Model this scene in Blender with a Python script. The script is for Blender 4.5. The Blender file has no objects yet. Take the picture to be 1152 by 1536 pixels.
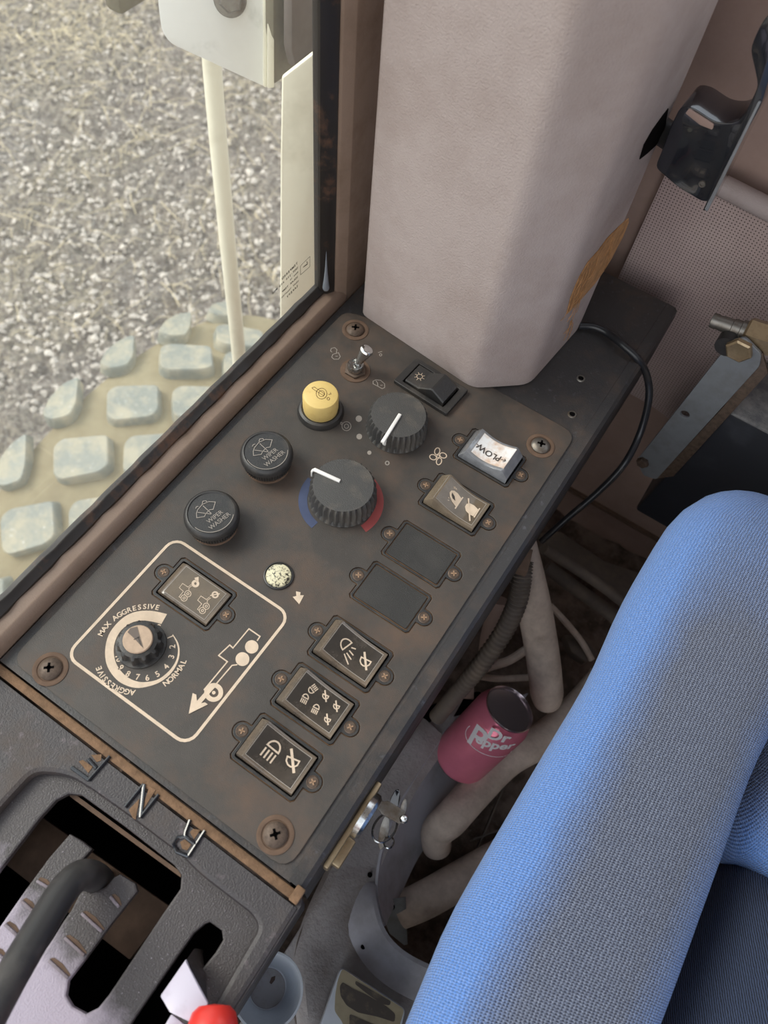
import bpy, bmesh, math, random
from mathutils import Vector, Matrix
random.seed(7)
C = bpy.context.scene
COL = C.collection
PI = math.pi
# ------------------------------------------------------------------ camera, sky, light, exposure
F, PX, PY, H = 1154.0, 576.0, 768.0, 0.52           # focal length in pixels, image centre, height above the panel (m)
_d = Vector((-96, 632, F)).normalized()
_v = Vector((1445, -1863, F)); _v = (_v - _v.dot(_d) * _d).normalized()
_z = -_d
_x = _v.cross(_z)
CAMPOS = Vector((0, 0, H))
cam = bpy.data.objects.new('camera', bpy.data.cameras.new('camera'))
COL.objects.link(cam); C.camera = cam
R = Matrix(((_x[0], -_x[1], -_x[2]), (_v[0], -_v[1], -_v[2]), (_z[0], -_z[1], -_z[2])))
cam.matrix_world = Matrix.Translation(CAMPOS) @ R.to_4x4()
cam.data.sensor_width = 36; cam.data.lens = 36 * F / 1536
cam.data.dof.use_dof = True; cam.data.dof.focus_distance = 0.60; cam.data.dof.aperture_fstop = 8.5
cam.data.clip_start = 0.02; cam.data.clip_end = 200
W = bpy.data.worlds.new('sky'); C.world = W; W.use_nodes = True
nt = W.node_tree; nt.nodes.clear()
wo = nt.nodes.new('ShaderNodeOutputWorld'); bg = nt.nodes.new('ShaderNodeBackground')
tc = nt.nodes.new('ShaderNodeTexCoord'); sp = nt.nodes.new('ShaderNodeSeparateXYZ'); cr = nt.nodes.new('ShaderNodeValToRGB')
nt.links.new(tc.outputs['Generated'], sp.inputs[0]); nt.links.new(sp.outputs['Z'], cr.inputs[0])
cr.color_ramp.elements[0].position = 0.0; cr.color_ramp.elements[0].color = (1.0, 0.95, 0.90, 1)
cr.color_ramp.elements[1].position = 0.8; cr.color_ramp.elements[1].color = (0.80, 0.89, 1.0, 1)
nt.links.new(cr.outputs[0], bg.inputs[0]); bg.inputs[1].default_value = 1.35
nt.links.new(bg.outputs[0], wo.inputs[0])
sun = bpy.data.objects.new('sun', bpy.data.lights.new('sun', 'SUN')); COL.objects.link(sun)
sun.data.energy = 2.2; sun.data.angle = 0.5; sun.data.color = (1, 0.95, 0.88)
sun.rotation_euler = Vector((-0.80, -0.22, 0.80)).to_track_quat('Z', 'Y').to_euler()
C.view_settings.view_transform = 'Standard'; C.view_settings.look = 'None'
C.view_settings.exposure = 0.55; C.view_settings.gamma = 1.0; C.view_settings.use_curve_mapping = False

# ------------------------------------------------------------------ measuring helpers (ray through a pixel met with a real plane)
def ray(px, py):
    r = Vector((px - PX, py - PY, F)); return Vector((r.dot(_x), r.dot(_v), r.dot(_z)))
def at(px, py, h=0.0):
    w = ray(px, py); return w * ((h - H) / w.z) + CAMPOS
def onx(px, py, X):
    w = ray(px, py); return w * (X / w.x) + CAMPOS
def ony(px, py, Y):
    w = ray(px, py); return w * (Y / w.y) + CAMPOS
def crop(ox, oy, s):
    return lambda pts: [(ox + a / s, oy + b / s) for a, b in pts]
def ats(pts, h=0.0): return [at(a, b, h) for a, b in pts]

# ------------------------------------------------------------------ materials
def srgb(r, g, b):
    f = lambda c: (c / 255 / 12.92) if c / 255 <= 0.04045 else ((c / 255 + 0.055) / 1.055) ** 2.4
    return (f(r), f(g), f(b), 1)
class NT:
    def __init__(s, m): s.t = m.node_tree; s.n = s.t.nodes; s.l = s.t.links
    def node(s, ty, **k):
        n = s.n.new(ty)
        for a, b in k.items(): setattr(n, a, b)
        return n
    def link(s, a, b): s.l.new(a, b)
    def noise(s, vec, scale, detail=5, rough=0.6):
        n = s.node('ShaderNodeTexNoise'); n.inputs['Scale'].default_value = scale
        n.inputs['Detail'].default_value = detail; n.inputs['Roughness'].default_value = rough
        s.link(vec, n.inputs['Vector']); return n.outputs['Fac']
    def ramp(s, fac, a, b, ca=(0, 0, 0, 1), cb=(1, 1, 1, 1)):
        n = s.node('ShaderNodeValToRGB'); n.color_ramp.elements[0].position = a; n.color_ramp.elements[1].position = b
        n.color_ramp.elements[0].color = ca; n.color_ramp.elements[1].color = cb
        s.link(fac, n.inputs[0]); return n.outputs[0]
    def mix(s, fac, a, b):
        n = s.node('ShaderNodeMix', data_type='RGBA')
        if isinstance(fac, float): n.inputs[0].default_value = fac
        else: s.link(fac, n.inputs[0])
        for v, i in ((a, 6), (b, 7)):
            if isinstance(v, tuple): n.inputs[i].default_value = v
            else: s.link(v, n.inputs[i])
        return n.outputs[2]
    def math(s, op, a, b=None, c=None):
        n = s.node('ShaderNodeMath', operation=op)
        for i, v in enumerate((a, b, c)):
            if v is None: continue
            if isinstance(v, (int, float)): n.inputs[i].default_value = v
            else: s.link(v, n.inputs[i])
        return n.outputs[0]
def new_mat(name):
    m = bpy.data.materials.new(name); m.use_nodes = True
    t = NT(m); p = m.node_tree.nodes['Principled BSDF']
    co = t.node('ShaderNodeTexCoord').outputs['Object']
    return m, t, p, co
def M(name, col, rough=0.5, metal=0.0, dust=None, dscale=25, dlo=0.45, dhi=0.7, bump=0.0, bscale=800, coat=0.0, var=0.0,
      trans=0.0, dust2=None, spec=0.5):
    """base colour with patches of dust / abrasion and a fine surface grain"""
    m, t, p, co = new_mat(name)
    base = srgb(*col); c = base
    if var > 0:
        n = t.noise(co, dscale * 2.3, 6)
        k = lambda f: tuple(min(1, base[i] * f) for i in range(3)) + (1,)
        c = t.ramp(n, 0.3, 0.7, k(1 - var), k(1 + var))
    if dust:
        n = t.noise(co, dscale, 8, 0.68)
        c = t.mix(t.ramp(n, dlo, dhi), c, srgb(*dust))
        rr = t.ramp(n, dlo, dhi, (rough,) * 3 + (1,), (min(1, rough + 0.3),) * 3 + (1,)); t.link(rr, p.inputs['Roughness'])
    else: p.inputs['Roughness'].default_value = rough
    if dust2:
        n2 = t.noise(co, dscale * 7, 4, 0.7); c = t.mix(t.ramp(n2, 0.6, 0.75), c, srgb(*dust2))
    if isinstance(c, tuple): p.inputs['Base Color'].default_value = c
    else: t.link(c, p.inputs['Base Color'])
    p.inputs['Metallic'].default_value = metal
    p.inputs['Coat Weight'].default_value = coat
    p.inputs['Specular IOR Level'].default_value = spec
    if trans: p.inputs['Transmission Weight'].default_value = trans
    if bump > 0:
        b = t.node('ShaderNodeBump'); b.inputs['Strength'].default_value = bump; b.inputs['Distance'].default_value = 0.001
        t.link(t.noise(co, bscale, 3), b.inputs['Height']); t.link(b.outputs[0], p.inputs['Normal'])
    return m

# ------------------------------------------------------------------ mesh helpers
class MB:
    def __init__(s): s.v = []; s.f = []; s.uv = None
    def add(s, vs, fs):
        o = len(s.v); s.v += [Vector(v) for v in vs]; s.f += [tuple(i + o for i in f) for f in fs]; return s
    def box(s, c, d, rz=0.0, rot=None):
        m = rot or Matrix.Rotation(rz, 3, 'Z')
        vs = [Vector(c) + m @ Vector((d[0] / 2 * a, d[1] / 2 * b, d[2] / 2 * e)) for a in (-1, 1) for b in (-1, 1) for e in (-1, 1)]
        return s.add(vs, [(0, 1, 3, 2), (4, 6, 7, 5), (0, 4, 5, 1), (2, 3, 7, 6), (0, 2, 6, 4), (1, 5, 7, 3)])
    def prism(s, pts, off):
        """polygon (3D points) swept by the vector off"""
        n = len(pts); off = Vector(off)
        vs = [Vector(p) for p in pts] + [Vector(p) + off for p in pts]
        return s.add(vs, [tuple(range(n))[::-1], tuple(range(n, 2 * n))] + [(i, (i + 1) % n, n + (i + 1) % n, n + i) for i in range(n)])
    def loft(s, rings, close=True, caps=True, loop=False):
        n = len(rings[0]); vs = [p for r in rings for p in r]; fs = []
        m = len(rings)
        for j in range(m if loop else m - 1):
            for i in range(n if close else n - 1):
                a = j * n + i; b = j * n + (i + 1) % n; k = ((j + 1) % m) * n
                fs.append((a, b, k + (i + 1) % n, k + i))
        if caps and close and not loop: fs += [tuple(range(n))[::-1], tuple((m - 1) * n + i for i in range(n))]
        return s.add(vs, fs)
    def lathe(s, c, prof, n=32, axis=(0, 0, 1), ribs=0, rib=0.0, rz=(0, 999)):
        q = Vector((0, 0, 1)).rotation_difference(Vector(axis)).to_matrix(); rings = []
        for r, z in prof:
            ring = []
            for i in range(n):
                a = 2 * PI * i / n; rr = r
                if ribs and rz[0] <= z <= rz[1]: rr = r - rib * (0.5 - 0.5 * math.cos(a * ribs))
                ring.append(Vector(c) + q @ Vector((rr * math.cos(a), rr * math.sin(a), z)))
            rings.append(ring)
        return s.loft(rings)
    def tube(s, path, r, n=12, smooth=True, seg=6, caps=True):
        pts = [Vector(p) for p in path]
        rs = r if isinstance(r, (list, tuple)) else [r] * len(pts)
        if smooth and len(pts) > 2: pts, rs = catmull(pts, rs, seg)
        rings = []; up = None
        for i, p in enumerate(pts):
            t = (pts[min(i + 1, len(pts) - 1)] - pts[max(i - 1, 0)]).normalized()
            if up is None: up = t.orthogonal().normalized()
            up = (up - t * up.dot(t)).normalized(); sd = t.cross(up)
            rings.append([p + (up * math.cos(2 * PI * k / n) + sd * math.sin(2 * PI * k / n)) * rs[i] for k in range(n)])
        return s.loft(rings, caps=caps)
    def ribbon(s, pts, w, z=0.0, closed=False, zf=None):
        """flat printed line of width w through 2D points"""
        P = [Vector((p[0], p[1])) for p in pts]; n = len(P)
        if zf:
            Q = []
            for i in range(n if closed else n - 1):
                a, b = P[i], P[(i + 1) % n]; k = max(1, int((b - a).length / 0.0025))
                Q += [a.lerp(b, j / k) for j in range(k)]
            if not closed: Q.append(P[-1])
            P = Q; n = len(P)
        L = []
        for i in range(n):
            a = P[i - 1] if (closed or i > 0) else P[i]; b = P[(i + 1) % n] if (closed or i < n - 1) else P[i]
            d1 = (P[i] - a); d2 = (b - P[i])
            d1 = d1.normalized() if d1.length > 1e-9 else d2.normalized(); d2 = d2.normalized() if d2.length > 1e-9 else d1
            t = (d1 + d2); t = t.normalized() if t.length > 1e-6 else d1
            nn = Vector((-t.y, t.x)); c = max(0.5, nn.dot(Vector((-d1.y, d1.x))))
            o = nn * (w / 2 / c)
            zz = lambda q: (zf(q.x, q.y) if zf else 0) + z
            a2, b2 = P[i] + o, P[i] - o
            L.append((Vector((a2.x, a2.y, zz(a2))), Vector((b2.x, b2.y, zz(b2)))))
        vs = [q for l in L for q in l]; fs = []
        for i in range(n if closed else n - 1):
            j = (i + 1) % n; fs.append((2 * i + 1, 2 * j + 1, 2 * j, 2 * i))
        return s.add(vs, fs)
    def disc(s, c, r, z=0.0, n=24, zf=None):
        vs = [(c[0] + r * math.cos(2 * PI * i / n), c[1] + r * math.sin(2 * PI * i / n)) for i in range(n)]
        return s.poly(vs, z, zf)
    def poly(s, pts, z=0.0, zf=None):
        return s.add([(p[0], p[1], z + (zf(p[0], p[1]) if zf else 0)) for p in pts], [tuple(range(len(pts)))])
    def mesh(s, name, mat, org=None, smooth=35, bevel=0.0, seg=2, weld=False, solid=0.0):
        me = bpy.data.meshes.new(name); o = Vector(org) if org else Vector((0, 0, 0))
        me.from_pydata([v - o for v in s.v], [], s.f)
        bm = bmesh.new(); bm.from_mesh(me)
        if weld: bmesh.ops.remove_doubles(bm, verts=bm.verts, dist=1e-5)
        if solid:
            bmesh.ops.recalc_face_normals(bm, faces=bm.faces)
            g = bmesh.ops.solidify(bm, geom=bm.faces[:], thickness=solid)
        if bevel > 0:
            bmesh.ops.recalc_face_normals(bm, faces=bm.faces)
            ed = [e for e in bm.edges if len(e.link_faces) == 2 and e.calc_face_angle(0) > 0.5]
            bmesh.ops.bevel(bm, geom=ed, offset=bevel, segments=seg, profile=0.5, affect='EDGES', clamp_overlap=True)
        closed = all(len(e.link_faces) == 2 for e in bm.edges)
        if closed: bmesh.ops.recalc_face_normals(bm, faces=bm.faces)
        bm.to_mesh(me); bm.free()
        if mat: me.materials.append(mat)
        if smooth:
            me.shade_smooth()
            me.set_sharp_from_angle(angle=math.radians(smooth))
        return me
    def build(s, name, mat, parent=None, **k):
        org = k.pop('org', None)
        if org is None: org = parent_origin(parent) if parent else Vector((0, 0, 0))
        me = s.mesh(name, mat, org=org, **k)
        o = bpy.data.objects.new(name, me); COL.objects.link(o)
        if parent: o.parent = parent
        else: o.location = org
        ORG[o.name] = Vector(org)
        return o
ORG = {}
def parent_origin(p): return ORG.get(p.name, Vector((0, 0, 0)))
def catmull(pts, rs, seg):
    out, ro = [], []
    for i in range(len(pts) - 1):
        p0, p1, p2, p3 = pts[max(i - 1, 0)], pts[i], pts[i + 1], pts[min(i + 2, len(pts) - 1)]
        for k in range(seg):
            t = k / seg
            out.append(0.5 * ((2 * p1) + (p2 - p0) * t + (2 * p0 - 5 * p1 + 4 * p2 - p3) * t * t + (3 * p1 - p0 - 3 * p2 + p3) * t ** 3))
            ro.append(rs[i] * (1 - t) + rs[i + 1] * t)
    return out + [pts[-1]], ro + [rs[-1]]
def smooth2(pts, seg=5, closed=False):
    P = [Vector((p[0], p[1])) for p in pts]
    if closed:
        n = len(P); out = []
        for i in range(n):
            p0, p1, p2, p3 = P[i - 1], P[i], P[(i + 1) % n], P[(i + 2) % n]
            for k in range(seg):
                t = k / seg
                out.append(0.5 * ((2 * p1) + (p2 - p0) * t + (2 * p0 - 5 * p1 + 4 * p2 - p3) * t * t + (3 * p1 - p0 - 3 * p2 + p3) * t ** 3))
        return out
    return catmull(P, [1] * len(P), seg)[0]
def rrect(cx, cy, w, h, r, n=5, rz=0.0):
    out = []
    for sx, sy, a0 in ((1, 1, 0), (-1, 1, 90), (-1, -1, 180), (1, -1, 270)):
        for i in range(n + 1):
            a = math.radians(a0 + 90 * i / n)
            x, y = sx * (w / 2 - r) + r * math.cos(a), sy * (h / 2 - r) + r * math.sin(a)
            out.append((cx + x * math.cos(rz) - y * math.sin(rz), cy + x * math.sin(rz) + y * math.cos(rz)))
    return out
def roundpoly(pts, r, n=4):
    out = []; m = len(pts)
    for i in range(m):
        a, b, c = Vector(pts[i - 1][:2]), Vector(pts[i][:2]), Vector(pts[(i + 1) % m][:2])
        rr = min(r, (a - b).length * 0.45, (c - b).length * 0.45)
        p, q = b + (a - b).normalized() * rr, b + (c - b).normalized() * rr
        for k in range(n + 1):
            t = k / n; out.append(p * (1 - t) ** 2 + b * 2 * t * (1 - t) + q * t * t)
    return out
def plate_mb(outer, holes, z0, z1, bevel=0.0):
    """flat plate with holes, top at z1, softened edges (2D curve turned into a mesh)"""
    cu = bpy.data.curves.new('t', 'CURVE'); cu.dimensions = '2D'; cu.fill_mode = 'BOTH'
    cu.extrude = (z1 - z0) / 2 - bevel; cu.bevel_depth = bevel; cu.bevel_resolution = 1; cu.offset = -bevel
    for L in [outer] + list(holes):
        s = cu.splines.new('POLY'); s.points.add(len(L) - 1); s.use_cyclic_u = True
        for i, p in enumerate(L): s.points[i].co = (p[0], p[1], 0, 1)
    return curve_mb(cu, (z0 + z1) / 2)
def curve_mb(cu, dz=0.0):
    o = bpy.data.objects.new('t', cu); COL.objects.link(o)
    me = bpy.data.meshes.new_from_object(o.evaluated_get(bpy.context.evaluated_depsgraph_get()))
    mb = MB(); mb.add([v.co + Vector((0, 0, dz)) for v in me.vertices], [tuple(p.vertices) for p in me.polygons])
    bpy.data.objects.remove(o); bpy.data.curves.remove(cu); bpy.data.meshes.remove(me)
    return mb
_tc = {}
def text_into(mb, s, size, c, up, z=0.0, zf=None, mirror=False, bold=0.0, shear=0.0, xs=1.0, fn=None):
    key = (s, bold, shear)
    if key not in _tc:
        cu = bpy.data.curves.new('t', 'FONT'); cu.body = s; cu.size = 1; cu.align_x = 'CENTER'; cu.align_y = 'CENTER'
        cu.offset = bold; cu.shear = shear; cu.resolution_u = 3
        _tc[key] = curve_mb(cu)
        ym = 0.5 * (min(v.y for v in _tc[key].v) + max(v.y for v in _tc[key].v))
        for v in _tc[key].v: v.y -= ym
    t = _tc[key]; u = Vector((up[0], up[1])).normalized(); r = Vector((u.y, -u.x)) * (-1 if mirror else 1)
    vs = []
    for v in t.v:
        q = Vector((c[0], c[1])) + r * v.x * size * xs + u * v.y * size
        vs.append(fn(q) if fn else Vector((q.x, q.y, z + (zf(q.x, q.y) if zf else 0))))
    mb.add(vs, [f[::-1] for f in t.f] if mirror else t.f)
def thing(name, label, cat, loc=(0, 0, 0), group=None):
    o = bpy.data.objects.new(name, None); COL.objects.link(o); o.location = loc; o.empty_display_size = 0.02
    ORG[o.name] = Vector(loc); return tag(o, label, cat, group)
def tag(o, label=None, cat=None, group=None, kind=None):
    if label: o['label'] = label
    if cat: o['category'] = cat
    if group: o['group'] = group
    if kind: o['kind'] = kind
    return o
def inst(name, me, loc, parent, rz=0.0, label=None):
    o = bpy.data.objects.new(name, me); COL.objects.link(o); o.parent = parent
    o.location = Vector(loc) - parent_origin(parent); o.rotation_euler = (0, 0, rz); ORG[o.name] = Vector(loc)
    if label: o['label'] = label
    return o

# ------------------------------------------------------------------ palette
m_panel = M('panel_plastic', (63, 58, 54), 0.5, dust=(96, 76, 62), dscale=16, dlo=0.46, dhi=0.80, var=0.16, bump=0.25, bscale=1500, dust2=(74, 68, 63))
m_house = M('console_plastic', (54, 52, 52), 0.42, dust=(88, 74, 64), dscale=22, dlo=0.5, dhi=0.8, bump=0.3, bscale=900, dust2=(84, 84, 88))
m_cast = M('cast_plastic', (58, 54, 56), 0.42, dust=(80, 68, 60), dscale=16, dlo=0.5, dhi=0.75, bump=0.5, bscale=900, dust2=(98, 88, 92))
m_gate = M('worn_gate', (120, 110, 118), 0.38, dust=(88, 74, 70), dscale=30, dlo=0.5, dhi=0.75, bump=0.5, bscale=1200, dust2=(160, 148, 156))
m_tan = M('tan_dust', (116, 90, 68), 0.95, var=0.3, dscale=60, bump=0.6, bscale=600)
m_brown = M('brown_dust', (96, 76, 62), 0.9, var=0.25, dscale=40)
m_print = M('cream_print', (204, 184, 162), 0.7, var=0.12, dscale=60)
m_greyprint = M('grey_print', (150, 142, 134), 0.7, var=0.1)
m_black = M('black_plastic', (44, 43, 43), 0.38, dust=(78, 72, 66), dscale=40, dlo=0.5, dhi=0.8, bump=0.2, bscale=1400)
m_knob = M('knob_plastic', (66, 65, 64), 0.42, dust=(104, 96, 86), dscale=35, dlo=0.5, dhi=0.8, bump=0.4, bscale=1500)
m_cap = M('switch_cap', (92, 82, 72), 0.22, dust=(112, 96, 78), dscale=60, dlo=0.4, dhi=0.75, coat=0.5)
m_capface = M('switch_face', (58, 54, 50), 0.2, dust=(84, 74, 64), dscale=50, dlo=0.45, dhi=0.8, coat=0.6)
m_capdusty = M('switch_face_dusty', (104, 90, 72), 0.25, dust=(84, 74, 62), dscale=50, dlo=0.4, dhi=0.7, coat=0.5)
m_clear = M('clear_cap', (120, 122, 126), 0.12, coat=1.0, var=0.2, dscale=50)
m_plow = M('plow_label', (226, 226, 226), 0.35, metal=0.0, dust=(196, 168, 146), dscale=45, dlo=0.42, dhi=0.6)
m_ink = M('dark_ink', (62, 56, 52), 0.6)
m_white = M('white_plastic', (232, 230, 226), 0.35, var=0.05)
m_yellow = M('yellow_plastic', (214, 186, 116), 0.5, dust=(190, 158, 92), dscale=60, dlo=0.5, dhi=0.8)
m_chrome = M('worn_chrome', (190, 190, 188), 0.22, metal=1.0, dust=(120, 104, 92), dscale=120, dlo=0.5, dhi=0.8)
m_steel = M('dull_steel', (128, 124, 118), 0.38, metal=0.8, dust=(98, 84, 70), dscale=60, dlo=0.45, dhi=0.7)
m_rustscrew = M('grimy_screw', (96, 80, 68), 0.5, metal=0.2, dust=(66, 54, 46), dscale=200, dlo=0.4, dhi=0.7)
m_brass = M('dull_brass', (168, 148, 118), 0.35, metal=0.7, dust=(120, 98, 74), dscale=80, dlo=0.45, dhi=0.8)
m_blueprint = M('blue_print', (62, 72, 102), 0.6, var=0.15)
m_redprint = M('red_print', (140, 62, 60), 0.6, var=0.15)
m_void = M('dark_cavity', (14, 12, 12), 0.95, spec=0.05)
m_post = M('mauve_vinyl', (168, 156, 153), 0.58, dust=(144, 129, 123), dscale=9, dlo=0.42, dhi=0.75, bump=0.5, bscale=700)
m_frame = M('brown_frame', (134, 114, 100), 0.5, dust=(112, 92, 76), dscale=20, dlo=0.45, dhi=0.8, bump=0.15)
m_seal = M('black_rubber', (38, 34, 32), 0.35, dust=(96, 68, 50), dscale=30, dlo=0.55, dhi=0.72)
m_cream = M('cream_paint', (238, 235, 216), 0.4, dust=(200, 194, 172), dscale=14, dlo=0.5, dhi=0.8)
m_whitepaint = M('white_paint', (238, 240, 238), 0.45, dust=(190, 194, 188), dscale=25, dlo=0.55, dhi=0.8)
m_olive = M('dull_olive', (120, 116, 96), 0.4, dust=(92, 84, 72), dscale=18, dlo=0.4, dhi=0.7)
m_hose = M('dusty_hose', (218, 202, 188), 0.75, dust=(150, 134, 122), dscale=20, dlo=0.4, dhi=0.75, bump=0.4, bscale=300)
m_darkhose = M('dark_hose', (96, 87, 80), 0.7, dust=(132, 118, 104), dscale=30, dlo=0.45, dhi=0.8)
m_cable = M('black_cable', (34, 35, 38), 0.3, dust=(72, 66, 60), dscale=40, dlo=0.55, dhi=0.8)
m_mat = M('grey_floor_mat', (178, 173, 172), 0.8, dust=(128, 118, 112), dscale=9, dlo=0.4, dhi=0.7, bump=1.0, bscale=260)
m_rim = M('grey_rim', (190, 190, 198), 0.6, dust=(150, 146, 146), dscale=14, dlo=0.45, dhi=0.75)
m_dirt = M('caked_dirt', (120, 104, 94), 0.95, dust=(76, 64, 56), dscale=30, dlo=0.4, dhi=0.6, bump=1.0, bscale=120, dust2=(128, 114, 104))
m_wall = M('brown_wall', (158, 135, 125), 0.7, dust=(134, 112, 102), dscale=8, dlo=0.4, dhi=0.8, bump=0.2)
m_boxblack = M('satin_black', (34, 37, 44), 0.42, dust=(62, 64, 72), dscale=20, dlo=0.55, dhi=0.85)
m_boxtop = M('scuffed_grey', (128, 126, 124), 0.7, dust=(92, 92, 94), dscale=50, dlo=0.4, dhi=0.6, bump=0.4)
m_armgrey = M('grey_bracket', (132, 136, 140), 0.4, metal=0.35, dust=(104, 100, 98), dscale=25, dlo=0.45, dhi=0.8)
m_gloss = M('gloss_black', (24, 27, 34), 0.14, coat=0.8, dust=(70, 66, 64), dscale=30, dlo=0.6, dhi=0.85)
m_lav = M('pale_lever', (196, 190, 206), 0.35, dust=(170, 162, 176), dscale=60, dlo=0.5, dhi=0.8)
m_red = M('red_plastic', (214, 52, 44), 0.35, var=0.1)
m_cup = M('white_cup', (206, 212, 220), 0.35, var=0.06)
m_can = M('pink_can', (238, 136, 162), 0.26, metal=0.35, var=0.06)
m_alu = M('aluminium', (190, 176, 180), 0.25, metal=0.9)
m_silver = M('silver_print', (238, 238, 244), 0.4)
m_label = M('yellowed_label', (160, 148, 122), 0.6, dust=(132, 122, 100), dscale=30)
m_labelink = M('faded_ink', (74, 66, 60), 0.7, dust=(120, 110, 92), dscale=90, dlo=0.5, dhi=0.7)
m_gold = M('torn_foam', (164, 122, 80), 0.9, var=0.35, dscale=60, bump=1.0, bscale=300)

# perforated vinyl: rows of small punched dots
def perforated():
    m, t, p, co = new_mat('perforated_vinyl')
    s = t.node('ShaderNodeSeparateXYZ'); t.link(co, s.inputs[0])
    k = 2 * PI / 0.0042
    u = t.math('SINE', t.math('MULTIPLY', t.math('ADD', s.outputs[0], s.outputs[2]), k * 0.7))
    v = t.math('SINE', t.math('MULTIPLY', t.math('SUBTRACT', s.outputs[0], s.outputs[2]), k * 0.7))
    d = t.math('MULTIPLY', u, v)
    f = t.ramp(d, 0.66, 0.8)
    n = t.noise(co, 8, 5)
    base = t.ramp(n, 0.35, 0.7, srgb(168, 148, 144), srgb(184, 166, 160))
    t.link(t.mix(f, base, srgb(52, 40, 38)), p.inputs['Base Color']); p.inputs['Roughness'].default_value = 0.75
    b = t.node('ShaderNodeBump'); b.inputs['Strength'].default_value = 0.6; b.inputs['Distance'].default_value = 0.001; b.invert = True
    t.link(f, b.inputs['Height']); t.link(b.outputs[0], p.inputs['Normal'])
    return m
m_perf = perforated()
# woven / knitted cloth from UV laid out in metres
def cloth(name, thread, hole, toning, pu, pv, twill=False, bumpd=0.0008, g_lo=0.42, g_hi=0.62, useg=True):
    m, t, p, _ = new_mat(name)
    uv = t.node('ShaderNodeTexCoord').outputs['UV']
    s = t.node('ShaderNodeSeparateXYZ'); t.link(uv, s.inputs[0])
    nz = t.noise(uv, 260, 3); wob = t.math('MULTIPLY', t.math('SUBTRACT', nz, 0.5), 5.0)
    U = t.math('ADD', t.math('MULTIPLY', s.outputs[0], 2 * PI / pu), wob)
    V = t.math('MULTIPLY', s.outputs[1], 2 * PI / pv)
    if twill: h = t.math('SINE', t.math('ADD', U, V))
    else: h = t.math('MULTIPLY', t.math('SINE', t.math('ADD', U, V)), t.math('SINE', t.math('SUBTRACT', t.math('MULTIPLY', U, 0.5), V)))
    f = t.ramp(h, -0.0, 0.75) if twill else t.ramp(h, 0.10, 0.60)
    fine = t.noise(uv, 900, 3)
    base = srgb(*thread)
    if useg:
        a = t.node('ShaderNodeAttribute'); a.attribute_name = 'tone'
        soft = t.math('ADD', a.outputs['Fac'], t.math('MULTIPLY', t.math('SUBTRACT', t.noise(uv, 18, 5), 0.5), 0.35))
        base = t.mix(t.ramp(soft, g_lo, g_hi), base, srgb(*toning))
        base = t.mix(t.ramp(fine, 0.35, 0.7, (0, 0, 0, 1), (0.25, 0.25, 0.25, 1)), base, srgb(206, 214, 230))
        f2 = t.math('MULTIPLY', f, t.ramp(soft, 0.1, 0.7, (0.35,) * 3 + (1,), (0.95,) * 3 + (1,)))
    else: f2 = f
    t.link(t.mix(f2, base, srgb(*hole)), p.inputs['Base Color'])
    p.inputs['Roughness'].default_value = 0.92; p.inputs['Sheen Weight'].default_value = 0.2 if useg else 0.0
    b = t.node('ShaderNodeBump'); b.inputs['Strength'].default_value = 0.8; b.inputs['Distance'].default_value = bumpd; b.invert = True
    t.link(h, b.inputs['Height']); t.link(b.outputs[0], p.inputs['Normal'])
    return m
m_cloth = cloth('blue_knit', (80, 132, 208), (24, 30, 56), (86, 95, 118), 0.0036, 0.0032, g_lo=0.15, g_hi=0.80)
m_denim = cloth('dark_denim', (56, 68, 94), (6, 8, 18), (0, 0, 0), 0.0022, 0.0030, twill=True, useg=False, bumpd=0.0004)
def glass():
    m = bpy.data.materials.new('window_glass'); m.use_nodes = True; t = NT(m); t.n.clear()
    o = t.node('ShaderNodeOutputMaterial'); mx = t.node('ShaderNodeMixShader'); tr = t.node('ShaderNodeBsdfTransparent'); gl = t.node('ShaderNodeBsdfGlossy')
    tr.inputs[0].default_value = (0.97, 0.975, 0.95, 1); gl.inputs['Roughness'].default_value = 0.02
    lw = t.node('ShaderNodeLayerWeight'); fr = t.math('ADD', t.math('MULTIPLY', t.math('POWER', lw.outputs['Facing'], 4.0), 0.35), 0.02)
    co = t.node('ShaderNodeTexCoord').outputs['Object']
    df = t.node('ShaderNodeBsdfDiffuse'); df.inputs[0].default_value = (0.8, 0.8, 0.74, 1); m2 = t.node('ShaderNodeMixShader')
    t.link(fr, mx.inputs[0]); t.link(tr.outputs[0], mx.inputs[1]); t.link(gl.outputs[0], mx.inputs[2])
    t.link(t.ramp(t.noise(co, 5, 6), 0.3, 0.8, (0.07,) * 3 + (1,), (0.15,) * 3 + (1,)), m2.inputs[0])  # diffuse share: window dirt plus a painted lens-flare haze
    t.link(mx.outputs[0], m2.inputs[1]); t.link(df.outputs[0], m2.inputs[2]); t.link(m2.outputs[0], o.inputs[0]); return m
m_glass = glass()
#@@PART2
# ================================================================== SETTING
def struct(o): o['kind'] = 'structure'; return o
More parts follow.
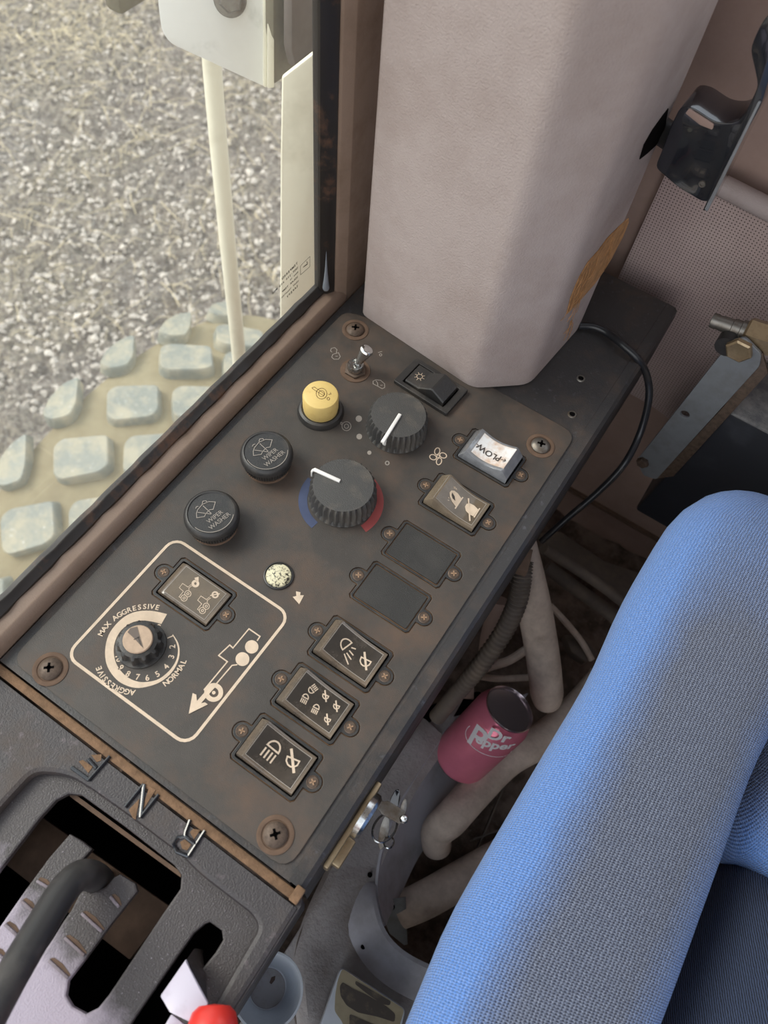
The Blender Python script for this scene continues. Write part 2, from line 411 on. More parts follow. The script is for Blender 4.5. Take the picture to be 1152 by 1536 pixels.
# cab shell: floor, rear wall, roof, side wall under the window
sub = MB(); NX, NY = 60, 80
import mathutils
def rough_sheet(x0, x1, y0, y1, z, nx, ny, amp, sc):
    mb = MB(); vs = []
    for j in range(ny + 1):
        for i in range(nx + 1):
            x = x0 + (x1 - x0) * i / nx; y = y0 + (y1 - y0) * j / ny
            h = mathutils.noise.fractal(Vector((x * sc, y * sc, z)), 1.0, 2.0, 5) * amp
            vs.append((x, y, z + h))
    fs = [(j * (nx + 1) + i, j * (nx + 1) + i + 1, (j + 1) * (nx + 1) + i + 1, (j + 1) * (nx + 1) + i) for j in range(ny) for i in range(nx)]
    return mb.add(vs, fs)
struct(rough_sheet(-0.30, 0.9, -0.8, 0.75, -0.47, 110, 140, 0.010, 22).build('floor', m_dirt))
wall = MB(); wall.box((0.30, 0.665, -0.065), (1.2, 0.03, 0.83)); wall_rear = struct(wall.build('wall_rear', m_wall, bevel=0.003))
# rear wall padding: perforated upper vinyl, bent forward in two soft folds
pan = MB(); rings = []
for i in range(41):
    x = -0.09 + 0.75 * i / 40
    fold = 0.012 * math.exp(-((x - 0.055) / 0.03) ** 2) + 0.02 * math.exp(-((x - 0.16) / 0.05) ** 2)
    rings.append([Vector((x, 0.640 - fold, z)) for z in (-0.17, 0.105)] + [Vector((x, 0.655, z)) for z in (0.105, -0.17)])
pan.loft(rings); pp = pan.build('perforated_panel', m_perf, wall_rear)
pp['label'] = 'mauve perforated vinyl panel'
seam = MB(); seam.tube([(-0.09, 0.634, 0.108), (0.05, 0.622, 0.110), (0.16, 0.612, 0.110), (0.4, 0.634, 0.108)], 0.009); seam.build('seam_roll', m_post, wall_rear)
cr_ = MB()
a, b = ony(838, 770, 0.645), ony(960, 862, 0.645)
cr_.box((0.10, 0.648, -0.405), (0.30, 0.006, 0.006)); cr_.build('pressed_groove', m_brown, wall_rear)
wr = MB(); wr.box((1.15, 0.0, 0.16), (0.03, 1.6, 1.27)); struct(wr.build('light_block_right', m_frame))  # added unseen panel, keeps out light from the right
roof = MB(); roof.box((0.42, 0.16, 1.12), (1.6, 1.22, 0.04)); struct(roof.build('ceiling', m_post))
wl = MB(); wl.box((-0.3065, -0.1, -0.31), (0.008, 1.6, 0.56)); struct(wl.build('wall_left', m_frame))
we = MB(); we.box((-0.33, 0.60, 0.55), (0.06, 0.14, 1.1)); struct(we.build('wall_corner', m_frame))

# window: frame (sill + jamb), rubber seal, glass, etched lettering
WX = -0.292
win = MB()
prof = [(-0.2755, -0.002), (-0.2755, 0.0045), (-0.2770, 0.0090), (-0.2800, 0.0118), (-0.292, 0.0125), (-0.302, 0.0), (-0.302, -0.03), (-0.298, -0.03)]
win.loft([[Vector((x, y, z)) for x, z in prof] for y in (-0.5, 0.425)])
jp = [(-0.2755, 0.422), (-0.2755, 0.455), (-0.300, 0.468), (-0.305, 0.468), (-0.305, 0.4165), (-0.290, 0.4135), (-0.281, 0.4145)]
win.loft([[Vector((x, y, z)) for x, y in jp] for z in (-0.002, 1.1)])
window = struct(win.build('window_1', m_frame, bevel=0.0008))
sl = MB()
sp_ = [(-0.2885, 0.0115), (-0.2885, 0.0145), (-0.2905, 0.0165), (-0.2935, 0.0200), (-0.297, 0.0200), (-0.297, 0.0115)]
rg = []
for k in range(91):
    y = -0.5 + 0.915 * k / 90; w = 0.0005 * math.sin(k * 1.7) + 0.0004 * math.sin(k * 3.1)
    rg.append([Vector((x + w * (1 if i < 3 else 0), y, z + w)) for i, (x, z) in enumerate(sp_)])
sl.loft(rg)
rg = []
for k in range(71):
    z = 0.012 + 1.09 * k / 70; w = 0.0005 * math.sin(k * 2.1)
    rg.append([Vector((-0.283, 0.4135 + w, z)), Vector((-0.286, 0.4075 + w, z)), Vector((-0.291, 0.4035, z)), Vector((-0.297, 0.4035, z)), Vector((-0.297, 0.4185, z)), Vector((-0.284, 0.4185, z))])
sl.loft(rg)
sl.build('rubber_seal', m_seal, window)
bl = MB(); bl.lathe(onx(489, 430, -0.2865), [(0.0001, -0.006), (0.0028, -0.003), (0.0034, 0), (0.0022, 0.008), (0.0012, 0.02), (0.0001, 0.04)], n=12)
bl.build('sealant_blob', M('sealant', (120, 126, 134), 0.2, coat=0.6), window)
pane = MB(); pane.box((-0.2945, -0.045, 0.56), (0.003, 0.91, 1.10)); pane.build('glass_pane', m_glass, window)
# etched lettering on the outer face of the glass, so it reads mirrored from inside
et = MB(); c8 = crop(380, 380, 9.6)
GX = -0.2926
def gl(px, py): return onx(px, py, GX)
lines = [('CAMERON', (640, 130), (200, 590)), ('DOT-280 AS2 M60', (640, 200), (270, 580)), ('MADE', (645, 255), (530, 370)),
         ('SPECIALTY', (645, 330), (300, 680)), ('SOUND ROOF', (650, 390), (400, 640)), ('LAMINATE', (645, 460), (480, 630))]
lines = [('TEMPERED', (640, 135), (410, 370)), ('DOT-230 AS2 M00', (640, 205), (270, 585)), ('MADE IN', (645, 265), (530, 385)),
         ('SOLAR TEMP', (645, 330), (410, 560)), ('HEAT TREATED', (650, 395), (405, 640)), ('SAFETY', (645, 460), (480, 635))]
for s, p0, p1 in lines:
    a = gl(380 + p0[0] / 9.6, 380 + p0[1] / 9.6); b = gl(380 + p1[0] / 9.6, 380 + p1[1] / 9.6)
    n = len(s); d = (b - a) / n; up = Vector((0, 0, 1)) - d.normalized() * d.normalized().z; up.normalize()
    for i, ch in enumerate(s):
        if ch == ' ': continue
        o = a + d * (i + 0.5); dn = d.normalized()
        text_into(et, ch, d.length * 1.35, (0, 0), (0, 1), bold=0.03, fn=lambda q, o=o, dn=dn: Vector((GX, 0, 0)) + Vector((0, (o + dn * q.x + up * q.y).y, (o + dn * q.x + up * q.y).z)))
def ynz(p): return Vector((GX, p.y, p.z))
lg = [gl(380 + x / 9.6, 380 + y / 9.6) for x, y in [(680, 180), (815, 45), (815, 190), (680, 310)]]
for i in range(4):
    a, b = ynz(lg[i]), ynz(lg[(i + 1) % 4]); d = (b - a).normalized(); n = Vector((0, -d.z, d.y)) * 0.00025
    et.add([a + n, b + n, b - n, a - n], [(0, 1, 2, 3)])
et.add([ynz(gl(380 + x / 9.6, 380 + y / 9.6)) for x, y in [(715, 200), (745, 170), (775, 150), (765, 115), (780, 120), (782, 160), (750, 182), (722, 205)]], [tuple(range(8))])
et.build('etched_lettering', m_ink, window)['label'] = 'small mirrored safety lettering in the lower corner'

# ================================================================== OUTSIDE
GZ = -2.9
g = MB(); nx, ny = 420, 420
gx0, gx1, gy0, gy1 = -7.5, -0.9, -0.5, 6.5
m_ground, t, p, co = new_mat('gravelly_ground')
n1 = t.noise(co, 1.1, 6); n2 = t.noise(co, 26, 8, 0.75); n3 = t.noise(co, 70, 4, 0.7)
base = t.mix(t.ramp(n1, 0.38, 0.62), srgb(186, 176, 166), srgb(214, 202, 178))
base = t.mix(t.ramp(n2, 0.42, 0.62), srgb(122, 112, 104), base)
base = t.mix(t.ramp(n3, 0.56, 0.70), base, srgb(226, 222, 214))
t.link(base, p.inputs['Base Color']); p.inputs['Roughness'].default_value = 0.9
b = t.node('ShaderNodeBump'); b.inputs['Strength'].default_value = 1.0; b.inputs['Distance'].default_value = 0.04
t.link(n2, b.inputs['Height']); t.link(b.outputs[0], p.inputs['Normal'])
vs = []
for j in range(ny + 1):
    for i in range(nx + 1):
        x = gx0 + (gx1 - gx0) * i / nx; y = gy0 + (gy1 - gy0) * j / ny
        h = mathutils.noise.fractal(Vector((x * 5, y * 5, 0)), 0.7, 2.1, 6) * 0.05
        h += 0.03 * mathutils.noise.noise(Vector((x * 18, y * 18, 3)))
        vs.append((x, y, GZ + h))
g.add(vs, [(j * (nx + 1) + i, j * (nx + 1) + i + 1, (j + 1) * (nx + 1) + i + 1, (j + 1) * (nx + 1) + i) for j in range(ny) for i in range(nx)])
ground = struct(g.build('ground', m_ground))
far = MB(); far.add([(-60, -60, GZ - 0.1), (60, -60, GZ - 0.1), (60, 60, GZ - 0.1), (-60, 60, GZ - 0.1)], [(0, 1, 2, 3)])
far.build('outer_ground', m_ground, ground)
# loose stones and dry straw on the ground (nobody could count them)
m_stone = M('pale_stone', (196, 188, 178), 0.85, var=0.35, dscale=4)
m_straw = M('dry_straw', (214, 200, 168), 0.8, var=0.2, dscale=3)
st = MB(); rnd = random.Random(3)
def visible_xy():
    px = rnd.uniform(-60, 560); py = rnd.uniform(-80, 620); q = at(px, py, GZ); return q.x, q.y
for k in range(5200):
    x, y = visible_xy(); r = rnd.choice((0.008, 0.012, 0.016, 0.024)) * rnd.uniform(0.6, 1.2)
    h = mathutils.noise.fractal(Vector((x * 5, y * 5, 0)), 0.7, 2.1, 6) * 0.05
    v = [Vector(q) for q in ((1, 0, 0), (0, 1, 0), (-1, 0, 0), (0, -1, 0), (0, 0, .7), (0, 0, -.7))]
    rz = Matrix.Rotation(rnd.uniform(0, 6), 3, 'Z') @ Matrix.Rotation(rnd.uniform(0, 1), 3, 'X')
    v = [Vector((x, y, GZ + h + 0.015)) + rz @ (q * r * rnd.uniform(0.7, 1.3)) for q in v]
    st.add(v, [(0, 1, 4), (1, 2, 4), (2, 3, 4), (3, 0, 4), (1, 0, 5), (2, 1, 5), (3, 2, 5), (0, 3, 5)])
tag(st.build('loose_stones', m_stone, ground, smooth=0), 'loose grey stones and clods', kind='stuff')
sw = MB()
for k in range(5200):
    px = rnd.uniform(-60, 560); py = rnd.uniform(-90, 520)
    if rnd.random() > 0.10 + 0.6 * math.exp(-(((px - 90) / 260) ** 2 + ((py - 10) / 110) ** 2)): continue
    q = at(px, py, GZ); x, y = q.x, q.y; a = rnd.uniform(0, PI); L = rnd.uniform(0.05, 0.22); w = rnd.uniform(0.0012, 0.0028)
    d = Vector((math.cos(a), math.sin(a), rnd.uniform(-0.1, 0.25))); n = Vector((-d.y, d.x, 0)) * w; bnd = Vector((rnd.uniform(-.02, .02), rnd.uniform(-.02, .02), 0.015))
    c = Vector((x, y, GZ + 0.055)); pts = [c - d * L / 2, c + bnd, c + d * L / 2]
    sw.add([q2 + n * s for q2 in pts for s in (-1, 1)] + [q2 + Vector((0, 0, 0.003)) for q2 in pts], [(0, 1, 3, 2), (2, 3, 5, 4), (0, 2, 7, 6), (2, 4, 8, 7), (1, 6, 7, 3), (3, 7, 8, 5)])
tag(sw.build('dry_straw', m_straw, ground, smooth=0), 'dry pale straw', kind='stuff')

# tractor tyre: axis along x, top about a metre below the panel
TZ, TR, TY = -1.975, 0.93, 0.62
def on_tyre(x, y, h=0.0):
    a = math.asin(max(-1, min(1, (y - TY) / TR))); r = TR + h
    return Vector((x, TY + r * math.sin(a), TZ + r * math.cos(a)))
m_tyre = M('muddy_tread', (134, 122, 94), 0.75, dust=(158, 148, 120), dscale=7, dlo=0.4, dhi=0.7, bump=0.8, bscale=80, dust2=(132, 120, 96))
m_lug = M('worn_lug', (136, 140, 132), 0.5, dust=(176, 170, 150), dscale=14, dlo=0.44, dhi=0.62, bump=1.0, bscale=70, dust2=(206, 206, 198))
tyre = thing('tractor_tire', 'big muddy tractor tire with pale worn tread blocks outside the window', 'tire', (-0.85, TY, TZ))
ty = MB(); pr = [(-1.12, 0.0), (-1.16, -0.012), (-1.19, -0.06), (-1.2, -0.14), (-1.2, -0.35), (-0.5, -0.35), (-0.5, -0.14), (-0.52, -0.06), (-0.56, -0.012), (-0.60, 0.0)]
rings = []
for i in range(96):
    a = 2 * PI * i / 96; rings.append([Vector((x, TY + (TR + h) * math.sin(a), TZ + (TR + h) * math.cos(a))) for x, h in pr])
ty.loft(rings, loop=True, caps=False); ty.build('tread_casing', m_tyre, tyre)
uu = (at(283, 588, -1.05) - at(183, 588, -1.05)) / 100; vv = (at(183, 542, -1.05) - at(183, 588, -1.05)) / 46
uu.z = vv.z = 0
lugmap = {}
rows = [(-1.155, 1.125, 0, 1), (-1.150, 0.94, 0, 1), (-1.172, 0.762, 0, 0), (-1.168, 0.572, 0, 0), (-1.158, 0.392, 0, 0), (-1.155, 0.205, 0, 0), (-1.15, 0.02, 0, 0), (-1.15, -0.165, 0, 0)]
for ri, (ex, ey, _, _) in enumerate(rows):
    for j in range(0, 6):
        cx, cy = ex + 0.124 * j + (0.006 if j else 0), ey + 0.094 * j
        if cx > -0.62 or cy > 1.2: continue
        jt = 0.004; hw, hh = 39, 25
        if j == 0: quad = [(-30, -20), (-14, -27), (12, -22), (20, -4), (20, 34), (-2, 22), (-20, 2)]
        else: quad = [(-hw, -hh + 5), (-hw + 12, -hh - 2), (hw - 14, -hh + 4), (hw, -hh + 12), (hw - 1, hh), (-hw + 12, hh - 3), (-hw, hh - 12)]
        q = [(cx + uu.x * (a + rnd.uniform(-2, 2)) + vv.x * (b_ + rnd.uniform(-2, 2)), cy + uu.y * a + vv.y * b_) for a, b_ in quad]
        q = roundpoly(q, 0.012, 3); hgt = 0.026 + rnd.uniform(-jt, jt)
        lb = MB(); c0 = Vector((sum(v[0] for v in q) / len(q), sum(v[1] for v in q) / len(q)))
        ring = lambda s, h: [on_tyre(c0.x + (v[0] - c0.x) * s, c0.y + (v[1] - c0.y) * s, h) for v in q]
        lb.loft([ring(1.1, -0.006), ring(1.02, hgt * 0.6), ring(0.985, hgt - 0.002), ring(0.95, hgt), ring(0.6, hgt - 0.002)])
        lb.build('lug', m_lug, tyre)
# outside ironwork seen through the glass
def plane_prism(pts, X, off, name, mat, parent=None, bevel=0.002, fn=onx):
    mb = MB(); mb.prism([fn(a, b_, X) for a, b_ in pts], off); return mb.build(name, mat, parent, bevel=bevel)
def onpl(P0, n):
    n = Vector(n).normalized()
    def f(px, py, X=None):
        w = ray(px, py); return CAMPOS + w * ((P0 - CAMPOS).dot(n) / w.dot(n))
    return f
post = plane_prism([(422, 560), (421, 470), (422, 240), (424, 117), (480, 73), (500, 58), (500, 520)], -0.40, (-0.004, 0.004, 0), 'cab_post', m_cream, fn=onpl(onx(450, 300, -0.40), (0.62, -0.78, 0.12)))
tag(post, 'cream painted cab post standing just outside the window corner', 'post')
rod = MB(); rod.tube([onx(312, -40, -0.58), onx(318, 95, -0.58), onx(331, 250, -0.57), onx(345, 400, -0.56), onx(358, 530, -0.56), onx(368, 660, -0.56)], 0.0105, n=16)
tag(rod.build('grab_rail', m_cream), 'thin cream grab rail running down outside the window', 'rail')
c8 = crop(200, 0, 2.743)
mr = thing('light_bracket', 'white painted sheet metal bracket with a bolt outside the window top', 'bracket', onx(330, 60, -0.50))
PF = onpl(onx(330, 60, -0.50), (0.66, -0.66, 0.36))
pl_ = roundpoly([PF(a, b_).yz for a, b_ in c8([(95, -260), (103, 20), (118, 128), (152, 178), (532, 352), (535, 352), (535, -260)])], 0.006)
_n = Vector((0.66, -0.66, 0.36)).normalized(); _c = onx(330, 60, -0.50)
mb = MB(); mb.prism([(_c.x - ((q[0] - _c.y) * _n.y + (q[1] - _c.z) * _n.z) / _n.x, q[0], q[1]) for q in pl_], _n * -0.006); mb.build('plate', m_whitepaint, mr, bevel=0.0015)
mb = MB(); mb.prism([PF(a, b_) + _n * 0.004 for a, b_ in c8([(533, -260), (533, 352), (548, 358), (548, -260)])], _n * -0.012); mb.build('flange', m_cream, mr, bevel=0.001)
mb = MB(); mb.prism([PF(a, b_) + _n * 0.008 for a, b_ in c8([(548, -260), (548, 356), (576, 354), (576, -260)])], _n * -0.016); mb.build('flange', m_cream, mr, bevel=0.001)
mb = MB(); mb.lathe(PF(345, -2), [(0.0001, 0.012), (0.009, 0.012), (0.011, 0.008), (0.011, 0.0)], n=6, axis=_n); mb.lathe(PF(345, -2), [(0.0001, 0.004), (0.014, 0.003), (0.015, 0)], n=24, axis=_n); mb.build('bolt', m_steel, mr)
dk = plane_prism(c8([(577, -260), (577, 350), (615, 325), (690, 265), (700, 150), (700, -260)]), -0.46, (-0.01, 0, 0), 'olive_reflection', m_olive)  # dark panel built in place of an olive reflection
tag(dk, 'olive panel standing in for a reflection between the white bracket and the cab post', 'mirror')
dk2 = plane_prism(c8([(655, -260), (652, 200), (668, 280), (758, 205), (790, 180), (790, -260)]), -0.44, (-0.01, 0, 0), 'grey_reflection', M('grey_brown_reflection', (108, 100, 98), 0.35, dust=(96, 88, 84), dscale=20))  # second panel, grey brown part of the same painted reflection
tag(dk2, 'dark grey brown panel standing in for a reflection above the cream cab post outside', 'reflection')
bk = MB(); bk.box(onx(205, -20, -0.62), (0.02, 0.07, 0.02)); bk.build('mounting_foot', m_olive, mr, bevel=0.004)
# ================================================================== CONTROL CONSOLE
console = thing('control_console', 'long dusty black control console of switches and knobs beside the window', 'console', (-0.15, 0.2, 0))
mb = MB()
hp = [(-0.2748, 0.012), (-0.2748, 0.50), (-0.262, 0.604), (-0.031, 0.604), (-0.031, 0.012)]
mb = plate_mb(hp, [], -0.030, -0.0016, 0.0003); mb.build('top_deck', m_house, console)
mb = MB()                                              # bevelled right rail and the side skirt
rp = [(-0.0335, -0.0025), (-0.0325, -0.0012), (-0.0245, -0.0018), (-0.0215, -0.0045), (-0.0205, -0.012), (-0.0205, -0.11), (-0.0335, -0.11)]
mb.loft([[Vector((x, y, z)) for x, z in rp] for y in (0.0125, 0.2, 0.4, 0.604)]); mb.build('side_skirt', m_house, console)
mb = MB(); mb.box((-0.15, 0.0078, -0.0085), (0.252, 0.0062, 0.009)); mb.box((-0.0235, 0.0090, -0.004), (0.006, 0.010, 0.008)); mb.build('front_trim', m_tan, console, bevel=0.001)['label'] = 'tan dust-caked strip'
# tan grime lying in the gaps under the label plate
mb = MB(); mb.box((-0.150, 0.215, -0.00145), (0.226, 0.386, 0.0003)); mb.build('grime_layer', m_tan, console)
SW = {'head': (-0.0826, 0.0667), 'work': (-0.0826, 0.1091), 'flood': (-0.0828, 0.1513), 'blank': (-0.0833, 0.2035), 'blank2': (-0.0835, 0.2458),
      'beacon': (-0.0838, 0.2984), 'plow': (-0.0839, 0.3519), 'hitch': (-0.1998, 0.1239)}
SCREW = {k: 0.0287 for k in SW}
def ear_outline(cx, cy, w=0.0505, h=0.0345, er=0.0060, ex=0.0287, grow=0.0):
    """rectangular bezel with one round screw ear at each short end"""
    w2, h2 = w / 2 + grow, h / 2 + grow; r = er + grow; pts = []
    def arc(x, a0, a1, n=8):
        return [(cx + x + r * math.cos(math.radians(a0 + (a1 - a0) * i / n)), cy + r * math.sin(math.radians(a0 + (a1 - a0) * i / n))) for i in range(n + 1)]
    pts += [(cx + w2, cy + h2 - 0.002), (cx + w2 - 0.002, cy + h2), (cx - w2 + 0.002, cy + h2), (cx - w2, cy + h2 - 0.002), (cx - w2, cy + r)]
    pts += arc(-ex, 100, 260) + [(cx - w2, cy - r), (cx - w2, cy - h2 + 0.002), (cx - w2 + 0.002, cy - h2), (cx + w2 - 0.002, cy - h2), (cx + w2, cy - h2 + 0.002), (cx + w2, cy - r)]
    pts += arc(ex, -80, 80) + [(cx + w2, cy + r)]
    return pts
holes = [ear_outline(x, y, grow=0.0007) for x, y in SW.values()]
LP = roundpoly([(-0.2685, 0.016), (-0.2685, 0.409), (-0.252, 0.4155), (-0.036, 0.4155), (-0.036, 0.016)], 0.012)
mb = plate_mb(LP, holes, -0.0013, 0.0, 0.0004); mb.build('label_plate', m_panel, console)
# small screw and rocker builders
scr = MB(); scr.lathe((0, 0, 0), [(0.0044, -0.001), (0.0044, 0.0000), (0.0036, 0.0006), (0.0034, 0.0003), (0.0001, 0.0004)], n=20)
scr_me = scr.mesh('screw', m_rustscrew)
cx_ = MB(); cx_.box((0, 0, 0.0006), (0.0042, 0.0010, 0.0005)); cx_.box((0, 0, 0.0006), (0.0010, 0.0042, 0.0005)); cx_me = cx_.mesh('cross_recess', M('packed_dust', (150, 122, 98), 0.9))
def prof_light(x): # raised left shoulder, long face sloping down to the right
    if x < -0.0165: return 0.0035 + (x + 0.0222) / 0.0057 * 0.0072
    t = (x + 0.0165) / 0.0387; return 0.0107 - 0.0082 * t + 0.0030 * (2 * t - 1) ** 2 - 0.0030
def prof_beacon(x):
    if x < -0.0150: return 0.004 + (x + 0.0222) / 0.0072 * 0.0082
    t = (x + 0.015) / 0.0372; return 0.0122 - 0.0085 * t - 0.006 * math.sin(PI * t) * 0.6
def prof_plow(x):
    t = (x + 0.0222) / 0.0444
    if t < 0.12: return 0.0025 + t / 0.12 * 0.0085
    if t > 0.86: return 0.0125 - (t - 0.86) / 0.14 * 0.0075
    s = (t - 0.12) / 0.74; return 0.011 + 0.0015 * s - 0.0045 * math.sin(PI * s)
def prof_hitch(x):
    if x < -0.018: return 0.0005 + (x + 0.0222) / 0.0042 * 0.0028
    return 0.0034 - (x + 0.018) / 0.040 * 0.0016
def rocker(key, pf, label, body, face, inset=(0.0065, 0.0025, 0.0027), hw=0.0142):
    cx, cy = SW[key]; L = 0.0222
    mb = plate_mb(ear_outline(cx, cy), [rrect(cx, cy, 0.0462, 0.0305, 0.0012, 2)], -0.0011, 0.0001, 0.0003)
    sw = MB(); rings = []; N = 26
    for i in range(N + 1):
        x = -L + 2 * L * i / N; h = pf(x); e = 0.0016
        rings.append([Vector((cx + x, cy - hw, -0.004)), Vector((cx + x, cy - hw, h - e - 0.0006)), Vector((cx + x, cy - hw + e * .4, h - e * .3)), Vector((cx + x, cy - hw + e * 1.3, h)),
                      Vector((cx + x, cy + hw - e * 1.3, h)), Vector((cx + x, cy + hw - e * .4, h - e * .3)), Vector((cx + x, cy + hw, h - e - 0.0006)), Vector((cx + x, cy + hw, -0.004))])
    sw.loft(rings); s = sw.build('rocker_switch', body, console, org=(cx, cy, 0)); s.location = Vector((cx, cy, 0)) - parent_origin(console); s['label'] = label
    mb.build('bezel', m_black, s)
    cav = MB(); cav.box((cx, cy, -0.0012), (0.0462, 0.0305, 0.0004)); cav.build('cavity', m_void, s)
    zf = lambda x, y: pf(x - cx)
    if face:
        fc = MB(); x0, x1 = -L + inset[0], L - inset[1]; y0 = hw - inset[2]; n = 22; vs = []
        for i in range(n + 1):
            x = x0 + (x1 - x0) * i / n
            for yy in (-y0, y0): vs.append((cx + x, cy + yy, pf(x) + 0.00022))
        fc.add(vs, [(2 * i, 2 * i + 2, 2 * i + 3, 2 * i + 1) for i in range(n)]); fc.build('face_insert', face, s)
        ln = MB(); ln.ribbon([(cx + x0, cy - y0), (cx + x1, cy - y0), (cx + x1, cy + y0), (cx + x0, cy + y0)], 0.0004, 0.0003, True, zf); ln.build('face_edge', m_greyprint, s)
    for k in (-1, 1):
        inst('screw', scr_me, (cx + k * SCREW[key], cy, 0.0), s, rz=0.4 + k)
        inst('cross_recess', cx_me, (cx + k * SCREW[key], cy, 0.0), s, rz=0.6 + k * 0.3)
    return s, zf
def pix(cf, pts, h): return [(p.x, p.y) for p in ats(cf(pts), h)]
def lamp(mb, c, ang, s, zf, w=0.0006, rays=4, cf=None, h=0.005, bent=0.0):
    """headlamp mark: D-shaped lens with rays; c in crop pixels, ang = screen direction of the rays (deg, y down)"""
    ca, sa = math.cos(math.radians(ang)), math.sin(math.radians(ang))
    T = lambda u, v: (c[0] + (u * ca - v * sa) * s, c[1] + (u * sa + v * ca) * s)
    dome = [T(0.15, -1)] + [T(0.15 - 1.25 * math.sin(PI * i / 10), -math.cos(PI * i / 10)) for i in range(1, 10)] + [T(0.15, 1)]
    mb.ribbon(pix(cf, dome, h), w, 0.0004, True, zf)
    for i in range(rays):
        v = -0.9 + 1.8 * i / (rays - 1); mb.ribbon(pix(cf, [T(0.6, v), T(2.1, v + bent * (i - 1.5) * 0.5 + bent)], h), w, 0.0004, False, zf)
def slashed(mb, c, ang, s, zf, w=0.0006, cf=None, h=0.004, bar=1.0, wb=None):
    ca, sa = math.cos(math.radians(ang)), math.sin(math.radians(ang))
    T = lambda u, v: (c[0] + (u * ca - v * sa) * s, c[1] + (u * sa + v * ca) * s)
    mb.ribbon(pix(cf, [T(0.35, -1), T(-.35, -.93), T(-0.8, -.5), T(-0.95, 0), T(-0.8, .5), T(-.35, .93), T(.35, 1)], h), w, 0.0004, True, zf)
    d = (math.cos(math.radians(84)), math.sin(math.radians(84)))
    mb.ribbon(pix(cf, [(c[0] - d[0] * s * 1.7 * bar, c[1] - d[1] * s * 1.7 * bar), (c[0] + d[0] * s * 1.7 * bar, c[1] + d[1] * s * 1.7 * bar)], h), wb or w * 1.7, 0.0005, False, zf)
c5 = crop(330, 880, 3.84); c3 = crop(420, 540, 2.743); c4 = crop(80, 780, 2.88); cD = crop(0, 880, 3.84)
s, zf = rocker('head', prof_light, 'worn rocker switch with a headlamp symbol, nearest of the lamp switches', m_cap, m_capface)
k = MB(); lamp(k, (308, 930), 127, 38, zf, 0.0011, 4, c5, 0.006); slashed(k, (418, 1002), -68, 37, zf, 0.0010, c5, 0.004, 1.12, 0.0018); k.build('symbol', m_print, s)
s, zf = rocker('work', prof_light, 'worn rocker switch with three small lamp symbols', m_cap, m_capface)
k = MB(); lamp(k, (492, 637), 115, 17, zf, 0.0007, 4, c5, 0.007); lamp(k, (528, 594), -38, 17, zf, 0.0007, 4, c5, 0.007); lamp(k, (554, 693), 115, 17, zf, 0.0007, 4, c5, 0.006)
for q in ((608, 630), (671, 686), (619, 762)): slashed(k, q, -70, 17, zf, 0.0007, c5, 0.004, 1.15, 0.0010)
k.build('symbol', m_print, s)
s, zf = rocker('flood', prof_light, 'worn rocker switch with a slanting floodlamp symbol', m_cap, m_capface)
k = MB(); lamp(k, (730, 336), 52, 34, zf, 0.0009, 0, c5, 0.007)
for r_ in ([(716, 382), (740, 440)], [(730, 376), (757, 412)], [(745, 362), (769, 388)], [(757, 345), (783, 352)]): k.ribbon(pix(c5, r_, 0.007), 0.0009, 0.0004, False, zf)
slashed(k, (838, 426), -65, 31, zf, 0.0009, c5, 0.004, 1.0, 0.0015); k.build('symbol', m_print, s)
s, zf = rocker('beacon', prof_beacon, 'dusty brown rocker switch with a beacon symbol', M('dusty_cap', (116, 104, 88), 0.22, dust=(90, 78, 66), dscale=60, dlo=0.4, dhi=0.75, coat=0.5), m_capdusty)
k = MB()
bm_ = crop(620, 630, 6.4)
for poly in ([(468, 738), (430, 698), (392, 680), (362, 684), (346, 704), (350, 735), (372, 775), (412, 815)], [(487, 727), (476, 722), (400, 832), (412, 838)]):
    k.poly(pix(bm_, poly, 0.008)[::-1], 0.0006, zf)
k.poly(pix(bm_, [(625, 852), (585, 812), (545, 794), (513, 800), (497, 828), (506, 866), (540, 900), (580, 918)], 0.005)[::-1], 0.0006, zf)
k.poly(pix(bm_, [(646, 842), (635, 838), (578, 925), (590, 932)], 0.005)[::-1], 0.0006, zf)
k.ribbon(pix(bm_, [(530, 750), (545, 965)], 0.005), 0.0012, 0.0009, False, zf)
for q in (((388, 645), (392, 665)), ((400, 645), (405, 668)), ((412, 655), (418, 672)), ((335, 745), (345, 752)), ((330, 770), (345, 772))): k.ribbon(pix(bm_, q, 0.008), 0.0005, 0.0005, False, zf)
k.build('symbol', m_print, s)
k = MB(); k.poly(pix(bm_, [(372, 700), (366, 722), (378, 750), (405, 768), (398, 730)], 0.008)[::-1], 0.0009, zf); k.build('symbol_hollow', m_ink, s)
s, zf = rocker('plow', prof_plow, 'clear rocker switch with a silver label reading PLOW upside down', m_clear, m_plow, inset=(0.0085, 0.0060, 0.0030))
k = MB(); a, b = at(*bm_([(880, 405)])[0], 0.010), at(*bm_([(615, 235)])[0], 0.010); d = (b - a); up = Vector((-d.y, d.x)).normalized(); up = -up if up.y > 0 else up
L_ = d.length
q = a + d * 0.575; text_into(k, 'PLOW', 0.0078, (q.x, q.y), up, 0.0006, zf, bold=0.012, xs=0.98)
q0 = a; k.ribbon([(a.x, a.y), tuple((a + d * 0.15).xy)], 0.0006, 0.0006, False, zf)
k.ribbon([tuple((a + d * 0.06 + Vector((0, 0.0016, 0))).xy), (a.x, a.y), tuple((a + d * 0.06 - Vector((0, 0.0018, 0))).xy)], 0.0006, 0.0006, False, zf)
k.ribbon([tuple((a + d * 0.96).xy), tuple((a + d * 1.03).xy)], 0.0006, 0.0006, False, zf)
k.build('lettering', m_ink, s)
s, zf = rocker('hitch', prof_hitch, 'flat dusty rocker switch with two small tractor symbols', m_cap, m_capdusty, inset=(0.005, 0.003, 0.0022))
k = MB(); ch_ = crop(230, 830, 8.23)
